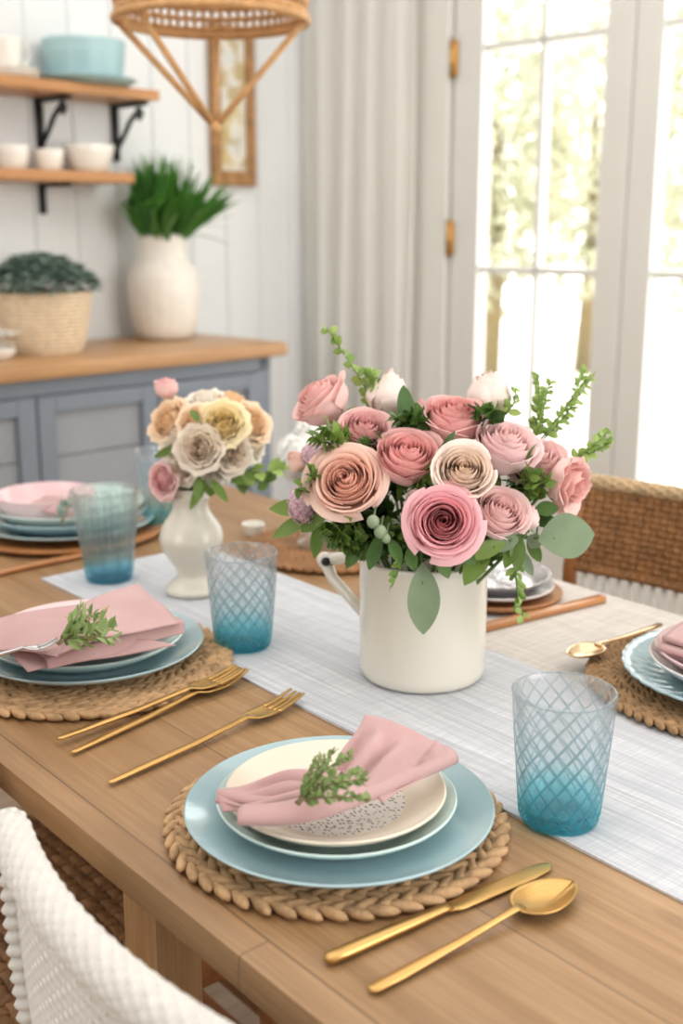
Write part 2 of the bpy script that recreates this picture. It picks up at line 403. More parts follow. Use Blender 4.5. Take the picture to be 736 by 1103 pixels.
# right wall with door opening
DB0,DB1,DTOP=.645,2.06,2.42
m=MB(); m.box((0,-DB0,0),(.1,.1,CEIL)); m.box((0,-DB1,DTOP),(.1,-DB0,CEIL)); m.box((0,-6.2,0),(.1,-DB1-.02,CEIL))
o=m.build('wall_right',M['wallr'],smooth=False); o.location=RC; o.rotation_euler=(0,0,RROT); struct(o)
m=MB(); m.box((-.03,-DB0+.005,0),(0.0,-DB0+.12,DTOP+.12),.004); m.box((-.03,-DB1-.12,0),(0,-DB1-.02,DTOP+.12),.004); m.box((-.03,-DB1-.1,DTOP+.02),(0,-DB0+.1,DTOP+.12),.004)
o=m.build('trim_1',M['white'],smooth=False); o.location=RC; o.rotation_euler=(0,0,RROT); struct(o)
def french_door(name,y0,y1,g0,g1,hinges):
    # y0>y1 are the door edges along the wall (negative y), g0,g1 the glazed opening
    root=bpy.data.objects.new(name,None); COL.objects.link(root); root.location=RC; root.rotation_euler=(0,0,RROT); struct(root)
    X0,X1=-.012,.045; zb,zt=.50,2.30
    m=MB(); m.box((X0,y0,0.01),(X1,g0,DTOP-.01),.003); m.box((X0,g1,0.01),(X1,y1,DTOP-.01),.003)
    m.box((X0,g0,.01),(X1,g1,zb),.003); m.box((X0,g0,zt),(X1,g1,DTOP-.01),.003)
    m.build('door_frame',M['white'],root,smooth=False)
    m=MB(); w=.022; ym=(g0+g1)/2
    m.box((X0+.008,ym-w/2,zb),(X1-.008,ym+w/2,zt),.003)
    for z in (1.16,1.855): m.box((X0+.008,g1,z-w/2),(X1-.008,g0,z+w/2),.003)
    m.build('muntins',M['white'],root,smooth=False)
    for (a,b) in ((g0,ym+w/2),(ym-w/2,g1)):
        for (z0,z1) in ((zb,1.16),(1.16,1.855),(1.855,zt)):
            m=MB(); m.box((.015,b+.001,z0+.012),(.019,a-.001,z1-.012)); m.build('pane',M['pane'],root,smooth=False)
    for z in hinges:
        m=MB(); m.box((X0-.012,y0+.002,z-.055),(X0+.002,y0-.016,z+.055),.003); m.tube([(X0-.014,y0,z-.06),(X0-.014,y0,z+.06)],.007,10)
        m.build('hinge',M['brass'],root)
    return root
french_door('door_1',-.65,-1.318,-.765,-1.222,(1.83,1.26,.35))
french_door('door_2',-1.322,-2.055,-1.412,-1.94,())
# curtain hanging across the corner
m=MB()
def cfn(u,v):
    y=-.035-.52*u; fold=.026*sin(u*PI*9)+.010*sin(u*PI*17+1)
    return (-.10+fold*(.55+.45*v)-.02*v,y+.01*sin(v*5+u*9),2.6*(1-v)+.02*v)
m.grid(cfn,120,30)
cu=thing('curtain','cream full length curtain hanging in folds in the corner beside the glass door','curtain',RC,RROT)
m.build('curtain_panel',M['curtain'],cu)
m=MB(); m.tube([(-.1,-.01,2.62),(-.1,-.62,2.62)],.012,10); m.build('curtain_rod',M['brass'],cu)
# outside
m=MB(); m.box((0.1,-14,-.1),(16,6,-.04)); o=m.build('terrace',M['terrace'],smooth=False); o.location=RC; o.rotation_euler=(0,0,RROT); struct(o)
def tree(x,y,h,r,seed,label):
    rng=random.Random(seed); root=thing('garden_tree',label,'tree',R(x,y,-.04),0,'pale garden trees outside')
    m=MB(); m.tube([(0,0,0),(.05,.02,h*.35),(0,0,h*.7)],[.09,.07,.04],8); m.build('trunk',M['brownstem'],root)
    m=MB()
    for i in range(1700):
        d=Vector((rng.gauss(0,1),rng.gauss(0,1),rng.gauss(0,1))).normalized(); q=rng.uniform(.55,1)
        p=Vector((d.x*r*q,d.y*r*q,h*.62+d.z*h*.42*q)); 
        m.leaf(p,(rng.gauss(0,1),rng.gauss(0,1),rng.gauss(0,.6)),(rng.gauss(0,.4),rng.gauss(0,.4),1),.17,.10,n=2,cv=rng.random())
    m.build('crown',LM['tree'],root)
tree(4.6,2.75,3.3,.75,1,'pale tree outside seen in the upper left panes of the glass door')
tree(6.3,2.95,3.5,.85,2,'pale tree outside seen in the upper right panes of the glass door')
tree(4.7,.85,3.2,.8,3,'pale tree outside seen through the second glass door at the right edge')
# ------------------------------------------------------------------ SHELVES
def wallthing(name,label,cat,x,y,z,group=None): return thing(name,label,cat,R(x,y,z),RROT,group)
def shelf(z,x1,label):
    s=wallthing('wall_shelf',label,'shelf',x1,0,z,'wooden wall shelves')
    m=MB(); m.box((-1.5,-.21,-.03),(0,0,0),.004); autosm(m.build('board',M['shelf'],s))
    return s
s=shelf(1.70,-.875,'upper wooden wall shelf carrying the blue plates and white cup')
for bx in (-.03,-.30):
    m=MB(); m.box((bx-.012,-.012,-.20),(bx+.012,0,-.03)); m.box((bx-.012,-.17,-.042),(bx+.012,0,-.03))
    m.tube([(bx,-.005,-.17),(bx,-.05,-.13),(bx,-.09,-.085),(bx,-.14,-.05)],.008,8); m.tube([(bx,-.14,-.05),(bx,-.155,-.065),(bx,-.14,-.08),(bx,-.125,-.07)],.007,8)
    m.build('bracket',M['iron'],s)
s=shelf(1.455,-.98,'lower wooden wall shelf carrying white bowls')
for bx in (-.2,-.6):
    m=MB(); m.box((bx-.01,-.012,-.12),(bx+.01,0,-.03)); m.box((bx-.01,-.16,-.042),(bx+.01,0,-.03)); m.build('bracket',M['iron'],s)
def plate_prof(r,h,foot=.55,th=.0045,coupe=True):
    P=[]
    # inner from centre outward, then lip, then under side back to centre
    fl=th+.003
    for k in (0,.2,.4,.55,.66): P.append((r*k,fl))
    for q in (.15,.35,.6,.8,1.0): P.append((lerp(r*.66,r-.0015,q),fl+(h-fl)*(q**1.6)))
    P.append((r,h-.0012)); P.append((r-.0008,h-.003))
    for q in (.8,.5,.2,0): P.append((lerp(r*.62,r-.004,q),max(.002,(h-th-.001)*(q**1.5))))
    P+= [(r*.58,0),(r*.54,0),(r*.53,.0025),(0,.0025)]
    return [(max(a,.0002),b) for a,b in P]
def lathe_thing(name,label,cat,loc,prof,mat,n=64,group=None,rotz=0):
    m=MB(); m.lathe(prof,n); o=m.build(name,mat); o.location=loc; o.rotation_euler=(0,0,rotz); return tag(autosm(o,40),label,cat,group)
def bowl_prof(r,h,th=.004,br=.5):
    P=[(.0002,th)]
    for q in (.3,.6,.8): P.append((r*br*q,th))
    for q in (.0,.2,.4,.6,.8,1): P.append((lerp(r*br,r-th*.6,q**.6),th+(h-th)*q**1.25))
    P.append((r-th*.2,h+.0006)); P.append((r,h-.001))
    for q in (.8,.6,.4,.2,0): P.append((lerp(r*br+th*.5,r,q**.6),(h-.002)*q**1.25+.0))
    P+=[(r*br*.8,0),(.0002,.001)]
    return P
def on_shelf(x,z,y=-.11): return R(x,y,z)
# upper shelf
lathe_thing('plate','large pale blue plate lying on the upper shelf under the bowls','plate',on_shelf(-1.075,1.70),plate_prof(.155,.022),M['shelfblue'])
for i,(rr,hh,zz) in enumerate(((.118,.072,1.7085),(.122,.072,1.732),(.124,.072,1.756))):
    lathe_thing('bowl',('lowest','middle','topmost')[i]+' of the stacked pale blue bowls on the upper shelf','bowl',on_shelf(-1.075,zz),bowl_prof(rr,hh,br=.86),M['shelfblue'],group='stacked blue bowls')
def cup(loc,label,r=.048,h=.075):
    t=thing('teacup',label,'cup',loc,RROT); m=MB(); m.lathe(bowl_prof(r,h,.003,.6),32); m.build('cup_body',M['ceramic'],t)
    m=MB(); m.tube([(r*.95,0,h*.85),(r*1.35,0,h*.8),(r*1.5,0,h*.55),(r*1.3,0,h*.3),(r*.85,0,h*.25)],.005,8); m.build('handle',M['ceramic'],t)
for i in range(3): lathe_thing('saucer',('lowest','middle','topmost')[i]+' of the white saucers stacked on the upper shelf','saucer',on_shelf(-1.32,1.70+i*.008),plate_prof(.082,.014),M['ceramic'],group='white saucers')
cup(on_shelf(-1.335,1.7245),'white teacup standing on the saucers of the upper shelf',.052,.085)
lathe_thing('bowl','small white bowl on the lower shelf, leftmost of three','bowl',on_shelf(-1.335,1.455),bowl_prof(.052,.068,br=.62),M['ceramic'],group='white bowls on the lower shelf')
lathe_thing('bowl','small white bowl in the middle of the lower shelf','bowl',on_shelf(-1.215,1.455),bowl_prof(.047,.062,br=.6),M['ceramic'],group='white bowls on the lower shelf')
lathe_thing('bowl','wide white bowl on the lower shelf beside the fern','bowl',on_shelf(-1.075,1.455),bowl_prof(.078,.08,br=.58),M['ceramic'],group='white bowls on the lower shelf')
# framed art
fr=wallthing('picture_frame','tall narrow weathered wood frame with faded floral panel on boarded wall','picture',-.43,-.002,1.695)
w,h=.094,.26
m=MB(); m.box((-w,-.03,-h),(-w+.035,0,h),.004); m.box((w-.035,-.03,-h),(w,0,h),.004); m.box((-w+.034,-.03,h-.035),(w-.034,0,h),.004); m.box((-w+.034,-.03,-h),(w-.034,0,-h+.05),.004); m.build('frame',M['frame'],fr,smooth=False)
m=MB(); m.box((-w+.03,-.014,-h+.03),(w-.03,-.004,h-.03)); m.build('artwork',M['art'],fr,smooth=False)
# ------------------------------------------------------------------ CABINET
cb=wallthing('sideboard','blue grey sideboard with panelled doors against the boarded wall','sideboard',-.70,-.5,0)
m=MB(); m.box((-2.2,.02,.08),(0,.49,.905),.003); m.box((-.05,0,.08),(0,.03,.905),.003); m.box((-2.2,0,.86),(0,.03,.905),.002); m.box((-2.2,0,.08),(0,.03,.13),.002); m.box((-2.15,.05,0),(-.05,.45,.09)); m.build('carcass',M['cab'],cb,smooth=False)
def cdoor(x0,x1):
    d=MB(); y0,y1=-.02,.0; z0,z1=.135,.858; sw=.055
    d.box((x0,y0,z0),(x0+sw,y1,z1),.003); d.box((x1-sw,y0,z0),(x1,y1,z1),.003); d.box((x0+sw-.001,y0,z1-.045),(x1-sw+.001,y1,z1),.003); d.box((x0+sw-.001,y0,z0),(x1-sw+.001,y1,z0+.06),.003)
    o=d.build('door',M['cab'],cb,smooth=False)
    p=MB(); zz=z0+.06; n=5; hh=(z1-.045-zz)/n
    for i in range(n): p.box((x0+sw,-.005,zz+i*hh+.0015),(x1-sw,.004,zz+(i+1)*hh-.0015),.002)
    p.build('door_panel',M['cabp'],o,smooth=False)
    k=MB(); k.ell((x0+.03,-.032,.5),(.012,0,0),(0,.012,0),(0,0,.012)); k.tube([(x0+.03,-.03,.5),(x0+.03,-.015,.5)],.005); k.build('knob',M['iron'],o)
for a,b in ((-.445,-.055),(-.84,-.45),(-1.235,-.845),(-1.63,-1.24),(-2.02,-1.635)): cdoor(a,b)
m=MB(); m.box((-2.22,-.03,.905),(.05,.495,.945),.006); autosm(m.build('worktop',M['cabtop'],cb))
# white vase with fern on cabinet
VZ=.945
pot=thing('vase','large white ribbed ceramic vase on the wooden top of the sideboard','vase',R(-.848,-.155,VZ),RROT)
pr=[(.0002,0),(.075,0),(.09,.006),(.1,.03),(.108,.08),(.114,.14),(.112,.18),(.1,.21),(.083,.228),(.076,.24),(.076,.285),(.082,.302),(.08,.306),(.072,.302),(.068,.285),(.066,.235),(.06,.22),(.0002,.215)]
m=MB(); n=72
def vf(u,v):
    r,z=pr[int(round(v*(len(pr)-1)))]; a=2*PI*u
    if .02<z<.17 and r>.08: r*=1+.018*abs(sin(9*a))*sin(PI*(z-.02)/.15)
    return (r*cos(a),r*sin(a),z)
m.grid(vf,n,len(pr)-1,True); m.xf(Matrix.Diagonal((1,1,1.08,1))); m.build('vase_body',M['ceramic_matte'],pot)
rng=random.Random(5)
fern=thing('fern','dense spiky green fern growing out of the large white vase','plant',R(-.848,-.155,VZ+.235),RROT)
m=MB()
for i in range(330):
    a=rng.uniform(0,2*PI); q=rng.random()**.6; tilt=(.06+.72*q)*(1 if sin(a)<.2 else .4); L=rng.uniform(.22,.33)*(1-.12*q)
    d=Vector((cos(a)*sin(tilt),sin(a)*sin(tilt),cos(tilt))); b=Vector((cos(a)*.05*q,sin(a)*.05*q,.05))
    m.leaf(b,d,(cos(a+1.57)*.3+rng.gauss(0,.4),sin(a+1.57)*.3+rng.gauss(0,.4),.6),L,rng.uniform(.012,.02),bend=.12+.25*q*rng.random(),n=5,cv=rng.random())
for (dx,dz) in ((.24,.12),(.21,.17)):
    dd=Vector((dx,-.02,0)); m.leaf((0,0,.06),dd+Vector((0,0,dz)),(0,0,1),.27,.02,bend=.45,n=7,cv=.2)
for p in m.v:
    if p.y>.05: p.y=.05+(p.y-.05)*.32
    if p.z>.19 and p.x<-.06: p.x=-.06+(p.x+.06)*.25
    if p.x<-.10: p.x=-.10+(p.x+.10)*.5
m.build('fronds',LM['grass'],fern)
# basket with sage plant
bk=thing('basket','round woven pale basket on the sideboard left of the white vase','basket',R(-1.345,-.24,VZ),RROT)
m=MB(); nr=15
for i in range(nr):
    z=.006+i*.0115; t=i/(nr-1); rr=.105+.035*t**.7
    pts=[((rr+.003*sin(j*PI+i*PI))*cos(2*PI*j/44),(rr+.003*sin(j*PI+i*PI))*sin(2*PI*j/44),z+.0015*sin(j*2.1+i)) for j in range(44)]
    m.tube(pts,.0072,6,closed=True)
m.lathe([(.0002,.004),(.1,.004),(.132,.165)],36); m.build('woven_sides',M['basket'],bk)
m=MB(); m.lathe([(.0002,.16),(.13,.155)],30); m.build('soil',M['soil'],bk)
rng=random.Random(8); sg=thing('sage_plant','low grey green leafy plant in the woven basket','plant',R(-1.345,-.24,VZ+.15),0)
m=MB()
for i in range(420):
    a=rng.uniform(0,2*PI); q=math.sqrt(rng.random()); rr=.150*q
    c=Vector((cos(a)*rr,sin(a)*rr,.03+.075*(1-q*q)+rng.uniform(-.015,.02)))
    for k in range(4):
        b=rng.uniform(0,2*PI); m.leaf(c,(cos(b)+cos(a)*q*.8,sin(b)+sin(a)*q*.8,rng.uniform(.1,.9)),(0,0,1),.042,.02,n=3,cv=rng.random())
m.build('foliage',LM['sage'],sg)
# ------------------------------------------------------------------ PENDANT LAMP
PD=2.32; pcn=look(228,22,PD); pr_=.190
pl=thing('pendant_lamp','woven rattan pendant lamp with tapering struts hanging above the table','lamp',pcn)
m=MB(); 
for k in range(12):
    z=.012+k*.02; m.tube([(pr_*cos(2*PI*j/64)*1.0,pr_*sin(2*PI*j/64),z+.002*(-1)**j) for j in range(64)],.0052,6,closed=True)
for k in range(64):
    a=2*PI*k/64; m.tube([(pr_*cos(a)*(1+.012*(-1)**q),pr_*sin(a)*(1+.012*(-1)**q),.0+q*.02) for q in range(13)],.0045,5)
m.build('shade',M['lamp'],pl)
for z,r in ((0,.0085),(.245,.008)):
    m=MB(); m.tube([((pr_+.002)*cos(2*PI*j/64),(pr_+.002)*sin(2*PI*j/64),z) for j in range(64)],r,8,closed=True); m.build('rim',M['lamp'],pl)
apex=look(232,137,PD)-pcn
for a in (182,-5,93,228):
    q=math.radians(a); m=MB(); p=Vector((pr_*cos(q),pr_*sin(q),0)); m.tube([p,p.lerp(apex,.5),apex],.0068,8); m.build('strut',M['lamp'],pl)
m=MB(); m.ell(apex,(.012,0,0),(0,.012,0),(0,0,.012)); m.build('finial',M['lamp'],pl)
m=MB(); m.tube([(0,0,.2),(0,0,CEIL-pcn.z)],.004,8); m.build('cord',M['twine'],pl)
m=MB()
for a in (0,PI/2): m.tube([(pr_*cos(a),pr_*sin(a),.24),(-pr_*cos(a),-pr_*sin(a),.24)],.004,6)
m.build('spider',M['lamp'],pl)
m=MB(); m.lathe([(.0002,.09),(.02,.095),(.03,.12),(.022,.15),(.014,.17),(.014,.21),(.0002,.21)],20); m.build('bulb',M['ceramic'],pl)
# ------------------------------------------------------------------ TABLE
TZ=.76
tb=thing('dining_table','long rustic oak dining table with plank top','table',(0,0,0),TROT)
m=MB(); m.box((-2.1,.437,TZ-.033),(.12,1.372,TZ),.004); autosm(m.build('tabletop',M['table'],tb))
m=MB(); 
for u in (-1.92,-.965,-.05): m.box((u-.035,.60,TZ-.10),(u+.035,1.21,TZ-.033))
m.build('crossbeam',M['leg'],tb,smooth=False)
for u in (-1.92,-.965,-.05):
    for v in (.56,1.25):
        m=MB(); m.box((u-.031,v-.031,0),(u+.031,v+.031,TZ-.033),.005); m.build('leg',M['leg'],tb,smooth=False)
m=MB(); m.box((-1.92,.87,.15),(-.05,.93,.23),.004); 
for u in (-1.92,-.965,-.05): m.box((u-.03,.56,.15),(u+.03,1.25,.22),.004)
m.build('stretcher',M['leg'],tb,smooth=False)
# runner
m=MB()
def rn(u,v,top):
    x=-1.632+u*1.74; y=.757+v*.298+.003*sin(x*4); 
    e=min(u*1.74,v*.298,(1-v)*.298); hem=.0007 if e<.012 else 0
    z=TZ+.0004+(.0018+hem+.0006*sin(x*23+y*9)*sin(y*31)+.0005 if top else 0)
    return (x,y,z)
m.grid(lambda u,v:rn(u,v,True),160,40); m.grid(lambda u,v:rn(u,v,False),160,2,flip=True)
m.grid(lambda u,v:rn(v,0,u>.5),1,160); m.grid(lambda u,v:rn(0,v,u>.5),1,40,flip=True); m.grid(lambda u,v:rn(v,1,u>.5),1,160,flip=True)
o=m.build('table_runner',M['runner']); o.rotation_euler=(0,0,TROT); tag(o,'white slub linen runner laid along the middle of the table','table runner')
RZ=TZ+.0035
m=MB()  # thin pale sheet added over the wood, imitating window glare
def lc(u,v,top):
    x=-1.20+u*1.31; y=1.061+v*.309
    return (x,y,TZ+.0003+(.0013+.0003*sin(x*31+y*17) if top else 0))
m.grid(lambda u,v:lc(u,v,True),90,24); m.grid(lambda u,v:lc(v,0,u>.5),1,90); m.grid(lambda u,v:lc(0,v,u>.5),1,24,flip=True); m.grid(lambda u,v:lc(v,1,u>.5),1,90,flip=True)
o=m.build('glare_sheet',M['greige']); o.rotation_euler=(0,0,TROT); tag(o,'plain greige sheet added to imitate window glare along the far side of the table at right','glare sheet')
# braided placemats
def braid_mat(r,seed,rows,mat,zth=.008,step=.019):
    rng=random.Random(seed); m=MB(); rad=r-step*.5; k=0
    while rad>.02:
        n=max(8,int(2*PI*rad/(step*1.02))); 
        for i in range(n):
            for sd in (-1,1):
                a=2*PI*(i+(.5 if sd>0 else 0))/n+k*.7; rr=rad+sd*step*.24
                c=Vector((rr*cos(a),rr*sin(a),zth*.62+rng.uniform(-.0006,.0006)+.001))
                tg=Vector((-sin(a),cos(a),0)); rd=Vector((cos(a),sin(a),0))
                th=sd*.50+rng.uniform(-.13,.13); d=tg*cos(th)+rd*sin(th); e=-tg*sin(th)+rd*cos(th)
                m.ell(c,d*step*.92,e*step*.31,Vector((0,0,zth*.62))+d*.0012*sd,8,6)
        rad-=step; k+=1
    m.lathe([(.0002,.001),(r*.96,.001)],40); m.lathe([(.0002,zth*.6),(r*.95,zth*.55)],40)
    return m
MATH=.0125
def placemat(u,v,r,seed,label,mat='jute',step=.0185):
    o=braid_mat(r,seed,0,M[mat],step=step).build('placemat',M[mat]); o.location=T(u,v,TZ+(.0035 if u>-1 and v>1 else .0005)); o.rotation_euler=(0,0,TROT); return tag(o,label,'placemat','round woven placemats')
placemat(-.745,.619,.155,1,'round braided jute placemat under the nearest blue plate')
placemat(-1.254,.640,.176,2,'round braided placemat under the left blue plate with tied napkin')
placemat(-.682,1.196,.182,3,'round woven placemat under the scalloped plate at right edge','jute2',.014)
placemat(-1.47,1.215,.15,4,'woven placemat behind the white pot under the clear flower vase','rattan',.016)
# plates
def plate(u,v,z,r,h,mat,label,name='plate'):
    return lathe_thing(name,label,'plate',T(u,v,z),plate_prof(r,h),M[mat],96,rotz=TROT)
PZ=TZ+MATH+.0012; PZR=PZ+.003
plate(-.730,.610,PZ,.139,.021,'blueplate','large glossy blue dinner plate on the nearest braided placemat','dinner_plate')
plate(-.729,.606,PZ+.0078,.1075,.0225,'aqua','pale green plate lying between the large blue and the speckled plate of the near setting','salad_plate')
plate(-.728,.604,PZ+.0165,.0985,.0215,'speckle','cream plate with grey dashed speckles, under the near pink napkin','dessert_plate')
plate(-1.254,.640,PZ,.142,.021,'blueplate','blue dinner plate of the left setting under its napkin','dinner_plate')
plate(-1.256,.637,PZ+.0078,.122,.024,'aqua','pale aqua plate on the blue plate of the left setting','salad_plate')
plate(-1.258,.634,PZ+.0175,.108,.022,'pinkplate','pale pink plate directly under the napkin of the left setting','dessert_plate')
# right setting: scalloped plate
def scallop(r,h,n=36):
    m=MB(); pr=plate_prof(r,h); K=len(pr)
    def fn(u,v):
        i=int(round(v*(K-1))); rr,z=pr[i]; a=2*PI*u
        if rr>r*.66: 
            q=(rr-r*.66)/(r*.34); rr*=1+.012*q*abs(cos(n*a/2)); z+=.0016*abs(cos(n*a/2))*math.sin(PI*min(1,q))
        return (rr*cos(a),rr*sin(a),z)
    m.grid(fn,n*8,K-1,True); return m
RU,RV=-.668,1.178
o=scallop(.142,.023).build('dinner_plate',M['blueplate']); o.location=T(RU,RV,PZR); o.rotation_euler=(0,0,TROT); tag(o,'blue scalloped dinner plate with ribbed rim at the right edge','plate')
plate(RU,RV,PZR+.0078,.112,.027,'whiteplate','white plate lying on the scalloped blue plate at the right edge','salad_plate')
plate(RU,RV,PZR+.0185,.106,.026,'pinkplate','pink plate on the white plate under the right napkin','dessert_plate')
# head setting
HU,HV=-1.872,.925
def charger(u,v,r,label,z=.0003):
    t=lathe_thing('charger_plate',label,'charger',T(u,v,TZ+z),[(.0002,.008),(r*.8,.008),(r*.97,.0125),(r,.011),(r*.99,.007),(r*.8,0),(.0002,0)],M['charger'],72,rotz=TROT); return t
charger(HU,HV,.178,'round wooden charger under the plates at the far left table end')
plate(HU,HV,TZ+.0093,.155,.020,'blueplate','pale rimmed blue plate on the wooden charger at the far left table end','dinner_plate')
plate(HU,HV,TZ+.0171,.142,.028,'blueplate','second blue plate in the stack on the wooden charger at far left','dinner_plate')
plate(HU,HV,TZ+.0249,.138,.034,'aqua','white aqua plate topping the plate stack at the far left end','salad_plate')
lathe_thing('bowl','shallow pale pink bowl holding a napkin at the far left setting','bowl',T(HU-.02,HV-.03,TZ+.033),bowl_prof(.088,.042,br=.7),M['pinkplate'],64)
# far setting
FU,FV=-1.115,1.235
charger(FU,FV,.098,'round wooden charger behind the white pot on the far side',.002)
def embossed(r,h):
    m=MB(); pr=plate_prof(r,h); K=len(pr); rg=random.Random(4)
    def fn(u,v):
        i=int(round(v*(K-1))); rr,z=pr[i]; a=2*PI*u
        if i<11: z+=.0022*abs(sin(a*11+rr*200)*cos(rr*260+3*sin(a*5)))
        return (rr*cos(a),rr*sin(a),z)
    m.grid(fn,192,K-1,True); return m
plate(FU,FV,TZ+.011,.086,.014,'whiteplate','plain pale plate under the embossed silver plate on the far side','dinner_plate')
o=embossed(.081,.022).build('salad_plate',M['silver']); o.location=T(FU,FV,TZ+.0182); o.rotation_euler=(0,0,TROT); tag(o,'embossed silvery plate on the wooden charger behind the white pot','plate')
# ------------------------------------------------------------------ NAPKINS
def patch(m,c,nu=26,nv=18,bulge=.006,rip=.003,nr=3,seed=0,edge=.0):
    A_,B_,C_,D_=[Vector(p) for p in c]; rg=random.Random(seed); p1,p2=rg.uniform(0,6),rg.uniform(0,6)
    def fn(u,v):
        p=A_*(1-u)*(1-v)+B_*u*(1-v)+C_*u*v+D_*(1-u)*v
        z=bulge*sin(PI*v)*(.4+.6*sin(PI*min(1,u*.8+.2)))+rip*sin(v*PI*nr*2+p1+u*1.5)*sin(PI*min(1,.15+u))+.0012*sin(u*9+p2)
        wob=.004*sin(u*7+p2)*(1-abs(2*v-1))
        return p+Vector((wob,wob*.5,z))
    m.grid(fn,nu,nv)
def P3(l): return [at(x,y,z) for x,y,z in l]
def nap_build(t,name,fns,thick=.0016):
    m=MB()
    for f in fns: f(m)
    o=m.build(name,M['napkin'],None,loc=t.location); o.location=(0,0,0); o.parent=t
    mod_solid(o,thick); return o
def roll(m,pts,rs,turns=1.6,flat=.62,n=34):
    # rolled fold: spiral section swept along the points
    P=[Vector(p) for p in pts]; mm=len(P); N=28
    def cr(t):
        k=t*(mm-1); i=min(int(k),mm-2); f=k-i
        p0,p1,p2,p3=P[max(i-1,0)],P[i],P[i+1],P[min(i+2,mm-1)]
        return .5*((2*p1)+(p2-p0)*f+(2*p0-5*p1+4*p2-p3)*f*f+(3*p1-p0-3*p2+p3)*f**3)
    def rad(t):
        k=t*(mm-1); i=min(int(k),mm-2); return lerp(rs[i],rs[i+1],k-i)
    def fn(u,v):
        p=cr(u); tg=(cr(min(1,u+.02))-cr(max(0,u-.02))).normalized(); sd=tg.cross(Vector((0,0,1))).normalized(); up=sd.cross(tg)
        a=v*turns*2*PI-PI*.6; q=rad(u)*(.35+.65*v)
        return p+sd*(cos(a)*q)+up*(sin(a)*q*flat+rad(u)*flat)
    m.grid(fn,N,n)
# near napkin
c0=at(360,850,.815)
nk=thing('napkin','pink linen napkin gathered on the speckled plate of the nearest setting','napkin',c0)
nap_build(nk,'front_roll',[lambda m:roll(m,P3([(258,888,.818),(322,886,.820),(385,866,.821),(436,844,.821),(482,824,.820)]),[.0105,.015,.014,.016,.015],1.7,.62)])
nap_build(nk,'fanned_end',[lambda m:patch(m,P3([(352,848,.826),(394,771,.868),(470,802,.850),(402,856,.832)]),30,24,.012,.007,2.5,1),
    lambda m:patch(m,P3([(380,838,.828),(470,798,.846),(484,822,.830),(412,862,.828)]),24,16,.009,.005,2,2)])
nap_build(nk,'gathered_end',[lambda m:patch(m,P3([(372,832,.832),(234,850,.824),(240,874,.820),(372,858,.832)]),28,22,.010,.007,2.5,3),
    lambda m:patch(m,P3([(378,846,.830),(258,868,.824),(262,888,.818),(376,868,.828)]),26,18,.008,.006,2,4),
    lambda m:roll(m,P3([(238,864,.818),(290,872,.820),(350,862,.822)]),[.0095,.009,.006],1.3,.7)])
# left napkin
nk=thing('napkin','pink linen napkin folded over the left setting and tied with twine','napkin',at(110,690,.815))
nap_build(nk,'upper_fold',[lambda m:patch(m,P3([(-14,700,.826),(-6,668,.832),(90,652,.85),(62,706,.838)]),24,18,.005,.002,1,5),
    lambda m:patch(m,P3([(60,704,.838),(84,654,.848),(150,630,.860),(194,672,.842)]),28,24,.007,.003,1.5,6)])
nap_build(nk,'front_fold',[lambda m:patch(m,P3([(38,704,.828),(192,664,.846),(198,682,.828),(52,722,.818)]),30,18,.006,.0025,1.2,7),
    lambda m:patch(m,P3([(10,700,.822),(150,690,.83),(190,696,.82),(30,724,.816)]),24,12,.004,.002,1,8)])
# right napkin (folded square stack)
nk=thing('napkin','pink napkin folded in layers on the stack at the right edge','napkin',T(RU,RV,PZR+.045))
def foldsq(z,hw,hl,ro,seed):
    def f(m):
        c=[T(RU+a*cos(ro)-b*sin(ro),RV+a*sin(ro)+b*cos(ro),z) for a,b in ((-hl,-hw),(hl,-hw),(hl,hw),(-hl,hw))]
        patch(m,c,24,18,.006,.0012,1,seed)
    return f
nap_build(nk,'lower_layer',[foldsq(PZR+.046,.07,.086,.25,9)],.004)
nap_build(nk,'upper_layer',[foldsq(PZR+.055,.062,.08,.18,10)],.005)
# head napkin
nk=thing('napkin','pink napkin bundled in the bowl at the far left setting','napkin',T(HU,HV,TZ+.06))
nap_build(nk,'napkin_lobe',[lambda m:patch(m,P3([(22,548,.812),(48,534,.835),(82,540,.83),(74,560,.81)]),20,14,.012,.003,1,11),
    lambda m:patch(m,P3([(38,552,.815),(60,538,.838),(90,546,.83),(72,560,.815)]),20,14,.01,.002,1,12)])
